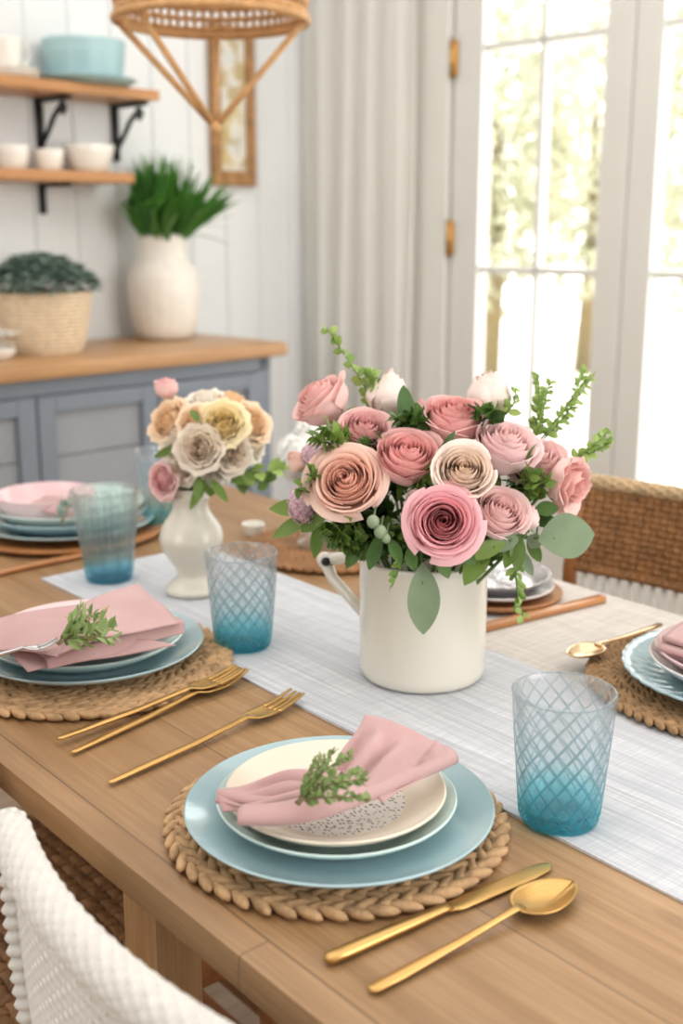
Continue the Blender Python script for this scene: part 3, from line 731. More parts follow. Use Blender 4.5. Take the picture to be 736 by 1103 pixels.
# ------------------------------------------------------------------ HERB SPRIGS
def sprig(name,label,cat,p0,p1,seed,n,spread,L,W,mat,stemr=.0011,arch=.02,stemmat='brownstem',sub=3,up=Vector((0,0,1)),group=None):
    rng=random.Random(seed); p0=Vector(p0); p1=Vector(p1); t=thing(name,label,cat,p0,0,group); D=p1-p0; ax=D.normalized()
    s1=ax.cross(up); s1=s1.normalized() if s1.length>1e-3 else ax.orthogonal().normalized(); s2=s1.cross(ax)
    ms=MB(); ml=MB()
    for k in range(sub):
        off=(k-(sub-1)/2)
        e=D*(1-.12*abs(off))+s1*off*spread*1.3+s2*rng.uniform(-.2,.5)*spread
        pts=[Vector((0,0,0))+e*q+s2*arch*sin(PI*q)+s1*.25*spread*sin(q*4+k) for q in [i/10 for i in range(11)]]
        ms.tube(pts,[stemr*(1-.06*i) for i in range(11)],6)
        for i in range(n):
            q=.12+.88*i/n; j=min(int(q*10),9); b=pts[j].lerp(pts[j+1],q*10-j); tg=(pts[j+1]-pts[j]).normalized()
            a=rng.uniform(0,2*PI); rd=s1*cos(a)+s2*sin(a)
            ml.leaf(b,tg*rng.uniform(.35,1)+rd*rng.uniform(.6,1.1),rd.cross(tg)+Vector((0,0,.5)),L*rng.uniform(.7,1.2)*(1.1-.4*q),W*rng.uniform(.8,1.2),n=4,bend=rng.uniform(0,.35),cv=rng.random())
    ms.build('stem',M[stemmat],t); ml.build('leaves',LM[mat],t); return t
sprig('herb_sprig','curly green herb sprig lying on the near pink napkin','herb',at(320,866,.85),at(392,822,.872),21,44,.0125,.0092,.0044,'herb',sub=6,arch=.005)
s=sprig('herb_sprig','leafy herb sprig tied into the napkin of the left setting','herb',at(62,694,.856),at(122,668,.872),22,20,.016,.022,.006,'herb',sub=5,arch=.005)
m=MB(); c=at(86,678,.860)
for k in range(5):
    pts=[c+T(.022*cos(a)+.003*k,.012*sin(a)*.6+.004*k,.012*sin(a)+.001*k)-T(0,0,0) for a in [2*PI*j/16 for j in range(16)]]
    m.tube(pts,.0011,5,closed=True)
for (x,y) in ((118,652),(112,690),(70,664)):
    m.tube([c,at((86+x)/2,(678+y)/2-4,.866),at(x,y,.852)],.0011,5)
o=m.build('twine_tie',M['twine'],loc=c); tag(o,'pale twine tied around the herb sprig of the left napkin','twine')
sprig('herb_sprig','grey green sprig tucked in the bowl of the far left setting','herb',at(66,562,.835),at(78,538,.85),23,14,.01,.022,.008,'sage',sub=3,arch=.004)
# ------------------------------------------------------------------ CUTLERY
def strip(m,secs):  # secs: (x, halfwidth, z centre, half thickness) elliptical sections along x
    n=12
    vs=[];fs=[]
    for x,w,z,h in secs:
        for k in range(n):
            a=2*PI*k/n; cx=cos(a); sx=sin(a)
            vs.append((x,w*math.copysign(abs(cx)**.75,cx),z+h*math.copysign(abs(sx)**.75,sx)))
    for i in range(len(secs)-1):
        for k in range(n): fs.append((i*n+k,i*n+(k+1)%n,(i+1)*n+(k+1)%n,(i+1)*n+k))
    fs.append(tuple(range(n-1,-1,-1))); fs.append(tuple((len(secs)-1)*n+k for k in range(n)))
    m.add(vs,fs)
def cut_xf(p0,p1,z0):
    d=Vector(p1)-Vector(p0); return (Vector((p0[0],p0[1],z0)),math.atan2(d.y,d.x),Vector((d.x,d.y,0)).length)
def fork(p0,p1,z0,label,mat='gold'):
    loc,rz,L=cut_xf(p0,p1,z0); t=thing('fork',label,'fork',loc,rz,None); k=L/.27
    m=MB(); strip(m,[(0,.0016*k,.004,.001),(.004*k,.0036*k,.004,.0018),(.05*k,.0046*k,.0045,.0024),(.11*k,.0042*k,.005,.0024),(.15*k,.0034*k,.007,.0022),(.185*k,.0038*k,.0095,.0018),(.195*k,.0075*k,.009,.0014)]); m.build('handle',M[mat],t)
    m=MB()
    secs=[(.184,.003,.0095),(.190,.0075,.0086),(.198,.0115,.0072),(.212,.0136,.0062),(.226,.0138,.006)]
    def bf(u,v):
        x=u*4; i=min(int(x),3); f=x-i; a=[lerp(secs[i][q],secs[i+1][q],f) for q in range(3)]
        c=(v-.5)*2; return (a[0]*k,a[1]*k*c,a[2]+.0016*c*c)
    m.grid(bf,10,10)
    for j in range(4):
        c0=-.0111+.0074*j; w=.0028
        def tf(u,v):
            q=(v-.5)*2; x=.2255+u*.0445; ww=w*(1-.5*u**2); yc=c0*(1-.12*u)
            return (x*k,(yc+q*ww)*k,.006+.0016*(c0/.0125)**2+.007*u**1.7)
        m.grid(tf,8,2)
    o=m.build('tines',M[mat],t); mod_solid(o,.0016)
    return t
def spoon(p0,p1,z0,label,mat='gold'):
    loc,rz,L=cut_xf(p0,p1,z0); t=thing('spoon',label,'spoon',loc,rz); k=L/.20
    m=MB(); strip(m,[(0,.0025*k,.0035,.001),(.003*k,.0048*k,.0035,.0018),(.03*k,.0050*k,.004,.0022),(.08*k,.0034*k,.006,.0021),(.12*k,.0026*k,.009,.002),(.137*k,.003*k,.011,.0018),(.145*k,.005*k,.0105,.0012)]); m.build('handle',M[mat],t)
    m=MB()
    def bf(u,v):
        a=2*PI*v; r=u; x=.170+.031*r*cos(a); w=.0195*(1-.18*cos(a)); y=w*r*sin(a)
        return (x*k,y*k,.0022+.0085*r**2.2)
    m.grid(bf,10,40); o=m.build('bowl',M[mat],t); mod_solid(o,.0014); return t
def knife(p0,p1,z0,label,mat='gold'):
    loc,rz,L=cut_xf(p0,p1,z0); t=thing('knife',label,'knife',loc,rz); k=L/.235
    m=MB(); strip(m,[(0,.003*k,.005,.002),(.003*k,.0058*k,.005,.0036),(.02*k,.0062*k,.005,.004),(.08*k,.0055*k,.005,.0038),(.115*k,.0042*k,.005,.003),(.122*k,.0048*k,.0042,.0018)]); m.build('handle',M[mat],t)
    m=MB(); strip(m,[(.118*k,.0050*k,.0035,.0013),(.13*k,.0078*k,.0032,.0012),(.17*k,.0088*k,.003,.0011),(.21*k,.0085*k,.003,.001),(.228*k,.0068*k,.003,.0009),(.2335*k,.0042*k,.003,.0008),(.235*k,.001*k,.003,.0005)]); m.build('blade',M[mat],t); return t
knife(at(351,1041,TZ),at(593,935,TZ),TZ+.0005,'gold knife lying beside the near spoon')
spoon(at(398,1072,TZ),at(616,962,TZ),TZ+.0005,'gold spoon lying at the front of the table')
fork(at(117,848,TZ),at(321,757,TZ),TZ+.0005,'gold fork nearest the front placemat, lying alone')
fork(at(77,815,TZ),at(262,731,TZ),TZ+.0005,'lower gold fork of the pair beside the left placemat')
fork(at(62,799,TZ+.006),at(259,729,TZ+.006),TZ+.0052,'upper gold fork of the pair, resting on the other fork')
fork(at(-60,722,.836),at(62,690,.85),.838,'silver fork lying on the napkin of the left setting','silver')
spoon(at(712,676,TZ+.015),at(614,716,TZ+.015),TZ+.0165,'pale gold spoon on the woven placemat at the right','palegold')
def stick(p0,p1,label,w=.010,h=.006,mat='bar',z0=TZ+.0005):
    loc,rz,L=cut_xf(p0,p1,z0); m=MB(); m.box((0,-w,0),(L,w,h*2),.003); o=m.build('wooden_bar',M[mat]); o.location=loc; o.rotation_euler=(0,0,rz); return tag(autosm(o),label,'wooden bar')
stick(at(505,685,TZ),at(650,649,TZ),'wooden bar lying across the table right of the white pot',.0085,.005,z0=TZ+.002)
stick(at(-40,628,TZ),at(92,600,TZ),'wooden bar beside the charger at the far left',.009,.004)
# ------------------------------------------------------------------ TUMBLERS
def tumbler_mb(rb,rt,h,pat,n=288,nz=110):
    m=MB(); 
    def mask(a,z):
        t=z/h
        if pat=='lattice':
            if t<.06: return 0
            k=17; q1=(a/(2*PI)*k+z/.0205)%1; q2=(a/(2*PI)*k-z/.0205)%1
            d=min(min(q1,1-q1),min(q2,1-q2)); return min(1,1.5*max(0,1-d/.105))*(1 if t<.7 else 1-(t-.7)*2.0)+(.5 if t>.985 else 0)
        if t<.42:
            return .45*max(0,sin(a*11))**2 if t>.05 else 0
        if t>.9: return 0
        return .8*max(0,sin(a*20+3*sin(z*230))*sin(z*460+2*sin(a*9)))**.7
    def out(u,v):
        a=2*PI*u; z=h*v; r=lerp(rb,rt,v**1.0); q=mask(a,z)
        if v<.03: r-=.002*(1-v/.03)
        return (( r+.0009*q)*cos(a),(r+.0009*q)*sin(a),z)
    m.grid(out,n,nz,True,cfn=lambda u,v:mask(2*PI*u,h*v))
    rin=lambda v:lerp(rb,rt,v)-.0028
    prof=[(rt-.0004,h+.0008),(rt-.0018,h+.0012),(rt-.0028,h+.0004)]
    prof=[(rt,h)]+prof+[(rin(v),h*v) for v in (.95,.8,.6,.4,.2,.10)]+[(rb*.8,h*.07),(rb*.4,h*.062),(.0002,h*.06)]
    m.lathe(prof,72); m.lathe([(.0002,.0012),(rb*.75,.0008),(rb-.002,0)],72)
    return m
TM=tumbler_mb(.0362,.0468,.126,'lattice'); TM2=tumbler_mb(.036,.0525,.142,'pebble')
def tumbler(mb,u,v,z,mat,label):
    o=mb.build('tumbler',M[mat]); o.location=T(u,v,z); return tag(o,label,'tumbler','blue pressed glass tumblers')
tumbler(TM,-.619,.782,RZ,'glass','blue diamond patterned tumbler at the right front beside the near plate')
tumbler(TM,-1.184,.825,RZ,'glass','blue diamond patterned tumbler standing between the small vase and gold forks')
tumbler(TM2,-1.561,.837,RZ,'glass2','grey blue pebbled tumbler standing left of the small white vase')
tumbler(TM2,-1.80,1.085,TZ+.0005,'glass','pale blue tumbler farthest back, behind the small vase')
tumbler(TM,-1.085,1.095,TZ+.002,'glass','blue tumbler half hidden behind the right side of white pot')
# ------------------------------------------------------------------ WHITE POT + SMALL VASE
ck=thing('white_pot','cream white enamel pot holding the large rose bouquet','pot',T(-.963,.937,RZ))
m=MB(); r=.0765; h=.150
m.lathe([(.0002,0),(.066,0),(.072,.0015),(.0755,.006),(r,.014),(r+.0005,.08),(r+.0005,h-.008),(r+.002,h-.003),(r+.0015,h),(r-.001,h+.0012),(r-.004,h-.001),(r-.005,h-.02),(r-.005,.02),(r-.012,.008),(.0002,.007)],96); m.build('pot_body',M['crock'],ck)
base=ck.location
def lp(px,py,dep): return look(px,py,dep)-base
h1=[lp(400,600,1.42),lp(372,600,1.44),lp(350,603,1.455)]; h2=[lp(350,603,1.455),lp(358,622,1.45),lp(374,640,1.44),lp(394,664,1.425)]
hd=MB(); hd.tube(h1,[.006,.007,.0085],10); hd.tube(h2,[.0085,.007,.0068,.006],10); hd.ell(h1[2],(.0105,0,0),(0,.0105,0),(0,0,.0105),12,8); ho=hd.build('handle',M['crock'],ck)
m=MB(); c=lp(351,605,1.444); m.ell(c,(.0058,0,0),(0,.003,0),(0,0,.0058),12,8); m.build('rivet',M['iron'],ho)
sv=thing('small_vase','small white baluster vase holding the cream roses','vase',T(-1.418,.899,RZ))
pr=[(.0002,0),(.034,0),(.040,.003),(.041,.008),(.036,.014),(.026,.022),(.022,.030),(.027,.042),(.038,.058),(.046,.076),(.047,.088),(.042,.104),(.033,.118),(.027,.128),(.0255,.136),(.027,.143),(.031,.148),(.027,.152),(.0285,.160),(.027,.161),(.023,.158),(.021,.14),(.0002,.13)]
m=MB()
def sm(prof,k=4):
    out=[]; n=len(prof)
    for i in range(n-1):
        p0,p1,p2,p3=[Vector(prof[max(0,min(n-1,q))]) for q in (i-1,i,i+1,i+2)]
        for j in range(k):
            f=j/k; out.append(.5*((2*p1)+(p2-p0)*f+(2*p0-5*p1+4*p2-p3)*f*f+(3*p1-p0-3*p2+p3)*f**3))
    out.append(Vector(prof[-1])); return [(max(.0002,q[0]),q[1]) for q in out]
m.lathe(sm(pr),64); m.build('vase_body',M['crock'],sv)
# ------------------------------------------------------------------ FLOWERS
def rose_mb(Rr,n=30,op=.8,seed=1,hg=1.05,ruf=.0,close=.35,NS=8,NA=8):
    oc=max(0,.55-op)*1.15; bd=max(0,.5-op)
    rng=random.Random(seed); m=MB(); n=int(n*1.35)
    for i in range(n):
        t=i/(n-1); phi=i*2.39996+rng.uniform(-.2,.2)
        Rb=Rr*(.10+.82*t**.9); h=Rr*hg*(1.06-.27*t*t*max(op,bd*2.4)+rng.uniform(-.045,.045)); fl=Rr*op*(.03+.27*t**1.6)*rng.uniform(.55,1.35); Rb*=rng.uniform(.94,1.05)
        hw=lerp(1.9,.98,t**.5); w1,w2=rng.uniform(0,6),rng.uniform(0,6); cl=close*(1-t)
        curl=rng.uniform(.4,1.7)*op*t*t
        def fn(u,v):
            s=v; a=(u-.5)*2
            if s<.6: q=.12+.88*sin(PI/2*s/.6); r=Rb*q
            else: e=(s-.6)/.4; r=Rb*(1-cl*e-oc*e)+fl*e*e
            z=h*s
            if s>.75: z-=curl*Rr*.18*((s-.75)/.25)**2
            ww=hw*(.42+.58*sin(PI/2*min(1,s/.65)))
            z-=h*(.20+.3*bd)*abs(a)**3*s*s; r+=Rr*.028*a*(.4+s); r-=Rr*.03*abs(a)**3*t*s
            r+=Rr*.02*sin(a*3+w1)*s*s*(.4+t); z+=Rr*.02*sin(a*4+w2)*s*s
            if ruf: r+=Rr*ruf*sin(a*8+w1)*s**3*(.3+t); z+=Rr*ruf*sin(a*9+w2)*s**3
            g=phi+a*ww
            return (r*cos(g),r*sin(g),z)
        m.grid(fn,NA,NS,cfn=lambda u,v:min(1,max(0,.08+.72*t**1.1+.25*(v-.5)+.06*abs(2*u-1))))
    return m
def axis_M(loc,ax):
    z=Vector(ax).normalized(); x=z.orthogonal().normalized(); y=z.cross(x)
    m=Matrix((x,y,z)).transposed().to_4x4(); m.translation=loc; return m
def rose(px,py,rpx,dep,ax,colour,label,root,seed,n=30,op=.8,hg=1.05,ruf=0.0,group='roses of the large bouquet',close=.35,name='rose',sepal=True):
    Rr=rpx*dep/F*1.10; c=look(px,py,dep); a=cdir(*ax); base=c-a*(Rr*hg*.5)
    Mx=axis_M(base,a); t=thing(name,label,'flower',M=Mx,group=group)
    rose_mb(Rr,n,op,seed,hg,ruf,close).build('petals',PC[colour],t)
    inv=Mx.inverted(); g=inv@Vector(root); mid=(Vector((0,0,-Rr*.9))+g)*.5
    st=MB(); st.tube([(0,0,Rr*.12),(0,0,-Rr*.45),mid,g],.0021,6)
    st.ell((0,0,Rr*.0),(Rr*.2,0,0),(0,Rr*.2,0),(0,0,Rr*.2),10,6); st.build('stem',M['stem'],t)
    if sepal:
        sp=MB()
        for k in range(5):
            q=2*PI*k/5+seed; sp.leaf((cos(q)*Rr*.14,sin(q)*Rr*.14,0),(cos(q),sin(q),.25),(0,0,1),Rr*.75,Rr*.22,bend=.5,cv=.4)
        sp.build('sepals',LM['mid'],t)
    return t
root=T(-.963,.937,RZ+.05)
D=1.36
ROSES=[
(350,436,29,D+.03,(-.62,.62,.35),'light_pink','light pink rose in profile at the upper left of the large bouquet',dict(op=.75,hg=1.45)),
(419,427,26,D+.05,(.1,.95,.15),'blush','pale blush closed rose at the top left of the large bouquet, beside leaf tips',dict(op=.15,hg=1.9,n=22,close=.6)),
(392,467,27,D-.02,(.1,.6,.75),'medium_pink','small medium pink rose below the pale blush bud on the left',dict(op=.7,hg=1.25)),
(437,497,33,D-.06,(.12,.62,.75),'coral_pink','coral pink rose left of the cream rose in the bouquet middle',dict(op=.55,hg=1.35)),
(374,520,36,D-.07,(-.18,.3,.9),'peach_pink','large peach pink rose facing front on the left side of the bouquet',dict(op=.9,hg=1.05,n=34)),
(490,456,34,D-.01,(.05,.85,.5),'coral_pink','coral pink rose at the top centre behind the cream rose',dict(op=.7,hg=1.2)),
(527,428,26,D+.05,(.05,.97,.2),'blush','pale blush rose bud topmost right of centre against the door',dict(op=.25,hg=1.75,n=24,close=.5)),
(541,487,33,D-.04,(.18,.75,.6),'lilac_pink','pale lilac pink rose with open swirl right of the cream rose',dict(op=.75,hg=1.45)),
(499,510,31,D-.09,(.0,.4,.92),'cream_blush','cream blush rose with peach centre in the middle of the bouquet',dict(op=.7,hg=1.1,n=36)),
(477,563,35,D-.11,(-.02,.12,.99),'deep_pink','deep pink rose facing front lowest in the bouquet above the pot',dict(op=.85,hg=.95,n=40)),
(535,556,29,D-.08,(.22,.55,.8),'soft_pink','soft pink rose at the lower right beside the deep pink rose',dict(op=.55,hg=1.3)),
]
for i,(x,y,rr,dp,ax,c,lb,kw) in enumerate(ROSES): rose(x,y,rr,dp,ax,c,lb,root,100+i,**kw)
rose(583,505,30,D-.02,(-.1,.55,.6),'soft_pink','loose pink open bloom at the right of the bouquet, behind the drooping one',root,140,n=14,op=.9,hg=1.5,ruf=.05,name='open_bloom',close=.2)
rose(610,519,30,D-.04,(.75,-.25,.55),'light_pink','loose pale pink bloom drooping outward at the far right of the bouquet',root,141,n=12,op=1.0,hg=1.25,ruf=.06,name='open_bloom',close=.1)
rose(571,558,13,D-.07,(.2,.9,.3),'soft_pink','tiny pink rose bud beside the eucalyptus leaf on the right',root,142,n=10,op=.1,hg=1.9,close=.6,name='rose_bud')
rose(321,497,14,D+.02,(-.6,.6,.4),'peach_pink','tiny peach bud at the left tip of the large bouquet',root,143,n=10,op=.2,hg=1.7,close=.5,name='rose_bud')
rose(454,441,11,D+.03,(0,.9,.3),'medium_pink','tiny pink bud behind leaf tips at bouquet top',root,144,n=10,op=.2,hg=1.8,close=.5,name='rose_bud')
# filler clusters
def cluster(px,py,rpx,dep,colour,label,seed,n=70,cat='flower',name='flower_cluster',rt=None,fl=.22,sx=1,sy=1):
    rng=random.Random(seed); Rr=rpx*dep/F; c=look(px,py,dep); t=thing(name,label,cat,c)
    m=MB()
    for i in range(n):
        z=1-2*(i+.5)/n; a=i*2.39996; q=math.sqrt(1-z*z); d=Vector((q*cos(a),q*sin(a),z)); p=Vector((d.x*sx,d.y*sx,d.z*sy))*Rr*.88*rng.uniform(.85,1.08)
        e1=d.orthogonal().normalized(); e2=d.cross(e1); ro=rng.uniform(0,6)
        for k in range(4):
            g=ro+k*PI/2; dr=(e1*cos(g)+e2*sin(g)+d*.35); m.leaf(p,dr,d,Rr*fl,Rr*fl*.85,bend=.2,n=3,cv=rng.uniform(.2,1))
        m.ell(p+d*Rr*.03,e1*Rr*.05,e2*Rr*.05,d*Rr*.05,5,4,.2)
    m.ell((0,0,0),(Rr*.80*sx,0,0),(0,Rr*.80*sx,0),(0,0,Rr*.80*sy),12,8,.35); m.build('florets',PC[colour],t)
    s=MB(); g=Vector(rt if rt is not None else root)-c
    s.tube([(0,0,0),g*.5+Vector((0,0,.01)),g],.0018,6); s.ell((0,0,0),(Rr*.5*sx,0,0),(0,Rr*.5*sx,0),(0,0,Rr*.5*sy),10,8); s.build('stem',M['stem'],t)
cluster(340,490,17,D,'mauve','mauve flower cluster at the upper left edge of the large bouquet',31,90)
cluster(327,544,19,D-.02,'mauve','mauve flower cluster at the lower left edge of large bouquet',32,100,sy=1.2)
cluster(446,536,11,D-.09,'taupe','tiny taupe flower cluster above the deep pink rose',33,50)
cluster(322,492,28,2.0,'white','white hydrangea blurred behind the left of the bouquet, in the clear vase',34,110,name='hydrangea',rt=T(-1.47,1.2,.80))
cluster(335,468,22,2.02,'white','second white hydrangea head higher behind the bouquet',35,90,name='hydrangea',rt=T(-1.47,1.2,.80))
# clear vase for hydrangeas
jv=T(-1.47,1.2,TZ+.013)
lathe_thing('glass_vase','clear glass vase behind the white pot holding white hydrangeas','vase',jv,[(.0002,.0),(.045,0),(.05,.004),(.055,.05),(.048,.10),(.044,.13),(.048,.15),(.046,.15),(.042,.13),(.046,.10),(.052,.05),(.046,.008),(.0002,.006)],M['jar'],48)
# foliage of the big bouquet
def branch(px0,py0,d0,px1,py1,d1,label,seed,n,L,W,mat,sub=1,spread=.01,arch=.01,name='leaf_sprig',sr=.0013):
    return sprig(name,label,'foliage',look(px0,py0,d0),look(px1,py1,d1),seed,n,spread,L,W,mat,sr,arch,'stem',sub,Vector((0,-1,0)))
branch(420,470,D+.03,352,350,D+.06,'tall fresh green sprig rising at the upper left of the bouquet',41,34,.017,.010,'lime',arch=-.012)
branch(415,440,D+.05,398,398,D+.06,'short fresh green tuft behind the blush bud on the left',42,26,.016,.009,'lime',sub=2)
branch(570,480,D+.03,590,402,D+.05,'fresh green sprig left of the pair against the bright door',43,48,.014,.0062,'lime',sub=2,spread=.012)
branch(578,478,D+.03,640,398,D+.05,'fresh green sprig right of the pair against the bright door',44,48,.014,.0062,'lime',sub=2,spread=.010)
branch(600,500,D+.02,662,470,D+.02,'fresh green sprig reaching right below the door glass',45,32,.014,.009,'lime',sub=2,spread=.01)
branch(540,450,D+.03,556,420,D+.04,'small green tip just right of the blush bud',46,14,.016,.009,'lime')
def leaves(label,spec,mat,seed,name='leaf_sprig',stem=True):
    rng=random.Random(seed); b0=look(*spec[0][0]); t=thing(name,label,'foliage',b0); m=MB(); s=MB()
    for (b,tip,W) in spec:
        p0=look(*b)-b0; p1=look(*tip)-b0; d=p1-p0; nr=Vector((rng.gauss(0,.25),-1,.35+rng.gauss(0,.25)))
        m.leaf(p0,d,nr,d.length*1.05,W,bend=rng.uniform(-.05,.15),fold=.12,n=10,cv=rng.uniform(.1,.8))
        s.tube([p0-d*.35+Vector((0,.02,0)),p0+d*.3],.0011,5)
    m.build('leaves',LM[mat],t)
    s.build('stem',M['stem'],t); return t
q=D
leaves('dark pointed leaves standing up behind the coral rose',[((438,470,q-.03),(437,412,q),.022),((425,475,q-.03),(432,440,q),.022),((450,472,q-.03),(450,430,q),.018),((446,480,q-.04),(462,452,q-.03),.016)],'dark',1)
leaves('dark leaf lying between coral and cream roses',[((466,505,q-.07),(488,466,q-.06),.013)],'dark',2)
leaves('dark leaf pair at the left beside the peach rose',[((372,512,q-.0),(328,514,q-.02),.022),((345,545,q-.01),(294,548,q),.022),((340,553,q),(292,578,q),.018)],'mid',3)
leaves('hanging leaves at the lower left of the bouquet',[((345,560,q-.02),(339,600,q-.02),.016),((318,560,q-.02),(326,560,q-.02),.01),((352,550,q-.03),(325,573,q-.02),.018)],'mid',4)
leaves('dark leaf between peach rose and coral rose',[((388,500,q-.05),(412,524,q-.06),.014),((405,500,q-.03),(398,480,q-.05),.014)],'dark',5)
leaves('single eucalyptus leaf hanging over the front of the pot',[((455,606,q-.095),(457,682,q-.075),.037)],'euc',6,'eucalyptus_leaf')
leaves('broad eucalyptus leaf spreading right from the bouquet',[((580,582,q-.07),(640,574,q-.07),.052)],'euc',7,'eucalyptus_leaf')
leaves('glossy leaves beside the pink bud on the right',[((575,550,q-.06),(601,548,q-.06),.020),((572,560,q-.05),(602,562,q-.06),.016)],'dark',8)
leaves('leaves hanging over the right rim of the pot',[((528,580,q-.08),(502,628,q-.08),.026),((555,570,q-.07),(560,616,q-.07),.02),((560,575,q-.07),(545,610,q-.07),.018),((568,578,q-.06),(583,606,q-.05),.014),((545,585,q-.08),(500,600,q-.1),.02)],'mid',9)
leaves('grey green leaves under the soft pink rose',[((560,580,q-.07),(522,588,q-.08),.022),((555,588,q-.06),(575,620,q-.05),.014),((580,575,q-.06),(572,590,q-.06),.018)],'euc',10)
leaves('dark leaf tip beside lilac pink rose',[((522,470,q-.02),(515,450,q-.02),.014),((562,520,q-.05),(578,480,q-.04),.014)],'mid',11)
leaves('pointed leaf between deep pink and coral roses',[((452,540,q-.07),(447,508,q-.08),.016),((456,520,q-.08),(462,498,q-.08),.012)],'mid',12)
branch(556,600,q-.06,562,668,q-.05,'pale trailing sprig hanging right of the pot',47,22,.013,.008,'lime',arch=.004)
branch(440,600,q-.09,420,632,q-.1,'thin trailing sprig with buds at the left rim of the pot',48,8,.016,.008,'mid',arch=.004,sr=.0008)
leaves('leaves drooping over the left rim of the white pot',[((395,575,q-.06),(372,612,q-.05),.018),((410,575,q-.09),(398,612,q-.09),.016),((385,570,q-.05),(352,590,q-.03),.018),((420,580,q-.1),(432,606,q-.105),.014)],'dark',13)
leaves('leaves drooping over the middle rim of the white pot',[((470,595,q-.1),(484,622,q-.105),.018),((440,590,q-.1),(446,614,q-.105),.014),((490,590,q-.1),(512,606,q-.1),.018)],'dark',14)
rng=random.Random(77)
FILL=[(372,560),(392,566),(412,556),(430,568),(400,590),(425,592),(370,580),(448,590),(470,598),(505,600),(520,592),(425,520),(462,530),(505,545),(555,530),(570,520),(440,450),(470,480),(360,480),(520,450),(395,540),(345,520),(410,480),(490,590),(385,590)]
for i,(x,y) in enumerate(FILL):
    dp=q-.035+.03*((i*7)%3-1); dx=(x-470)*.25
    t=branch(x-dx*.3,y+6,dp+.05,x+dx*.5,y-14+rng.uniform(-8,16),dp-.02,'dark filler foliage tucked between the roses of the large bouquet',200+i,26,.024,.013,'dark' if i%3 else 'mid',sub=2,spread=.016,arch=.003)
    t['group']='filler foliage of the large bouquet'
for i,(x,y,rr) in enumerate(((402,562,7),(410,573,7),(416,580,5))):
    c=look(x,y,q-.11); m=MB(); rm=rr*(q-.11)/F; m.ell(c,(rm,0,0),(0,rm,0),(0,0,rm*1.1),10,8,.8); m.tube([c,c+Vector((.004,.03,.01))],.0012,5); o=m.build('seed_pod',LM['euc'],loc=c); tag(o,('uppermost','middle','lowest')[i]+' of the round pale green pods above the pot rim','seed pod','green pods')
# small bouquet
r2=T(-1.418,.899,RZ+.11); DS=1.69
SM=[(184,455,23,0,(-.55,.35,.75),'cream_peach','cream peach rose at the left of the small bouquet'),
(240,457,24,-.05,(.1,.35,.9),'yellow_cream','yellow cream rose in the centre of the small bouquet'),
(269,457,22,.0,(.6,.35,.6),'cream_peach','cream peach rose at the right of the small bouquet'),
(216,483,23,-.06,(-.15,.0,.97),'white_blush','pale blush ruffled rose low in front of the small bouquet'),
(248,488,21,-.045,(.3,-.1,.9),'white_blush','white blush ruffled bloom at the lower right of the small bouquet'),
(211,455,19,-.045,(-.25,.45,.85),'cream_peach','small peach rose between the left rose and the yellow centre rose'),
(222,433,19,.0,(-.1,.85,.4),'white_cream','white cream rose at the top of the small bouquet'),
(249,434,18,.01,(.3,.85,.3),'cream_peach','peach rose behind the top right of the small bouquet'),
(192,484,18,-.02,(-.5,-.05,.8),'white_cream','pale bloom just below the left peach rose of the small bouquet'),
(198,503,16,-.02,(-.3,-.3,.8),'white_blush','pale bloom beside the pink flower low in the small bouquet'),
(231,506,17,-.045,(0,-.35,.9),'white_cream','little white bloom lowest in the front of the small bouquet'),
(270,482,17,.0,(.8,0,.5),'white_cream','little white bloom at the far right of small bouquet'),
(177,517,18,-.01,(-.6,-.1,.75),'bright_pink','bright pink rose at the lower left of the small bouquet'),
(180,420,14,.02,(-.1,.95,.3),'bright_pink','pink bud standing highest above the small bouquet')]
for i,(x,y,rr,dd,ax,c,lb) in enumerate(SM):
    bud=rr<14.5
    rose(x,y,rr,DS+dd,ax,c,lb,r2,300+i,n=14 if bud else 32,op=.5 if bud else .95,hg=1.5 if bud else 1.0,ruf=.02 if bud else .06,group='roses of the small bouquet')
leaves('green leaves under the small bouquet above its vase',[((222,515,DS-.05),(205,548,DS-.06),.014),((225,515,DS-.05),(246,540,DS-.05),.014),((240,505,DS-.04),(262,520,DS-.03),.018),((215,512,DS-.05),(212,538,DS-.07),.014),((228,515,DS-.04),(226,535,DS-.04),.02),((190,480,DS-.04),(168,492,DS-.03),.012)],'mid',21)
branch(245,505,DS,312,507,DS-.02,'leafy sprig reaching right from the small bouquet',51,16,.030,.016,'lime',arch=.006)
branch(250,510,DS,292,520,DS,'short green sprig below the reaching one of small bouquet',52,12,.026,.016,'mid',arch=.0)
leaves('small green leaf between cream roses of the small bouquet',[((214,455,DS-.08),(206,440,DS-.07),.012)],'mid',23)
# small white dish far behind
lathe_thing('tealight','small white tealight cup on the far side of the bare table','tealight',at(273,575,TZ+.0005),[(.0002,.004),(.014,.004),(.0185,.018),(.02,.02),(.021,.018),(.016,0),(.0002,0)],M['ceramic'],32)
# white blossoms at the left edge of the sideboard
c=R(-1.54,-.33,VZ)
rng=random.Random(3); t=thing('flower_dish','low white dish of white blossoms at the left edge of the sideboard','flower',c)
m=MB(); m.lathe(bowl_prof(.05,.03),32); m.build('dish',M['ceramic'],t)
m=MB()
for i in range(9):
    p=Vector((rng.uniform(-.03,.05),rng.uniform(-.05,.03),.035+rng.uniform(0,.05)))
    for k in range(5): m.leaf(p,(cos(k*1.256+i),sin(k*1.256+i),.4),(0,0,1),.035,.028,n=4,cv=.8)
m.build('blossoms',PC['white'],t)
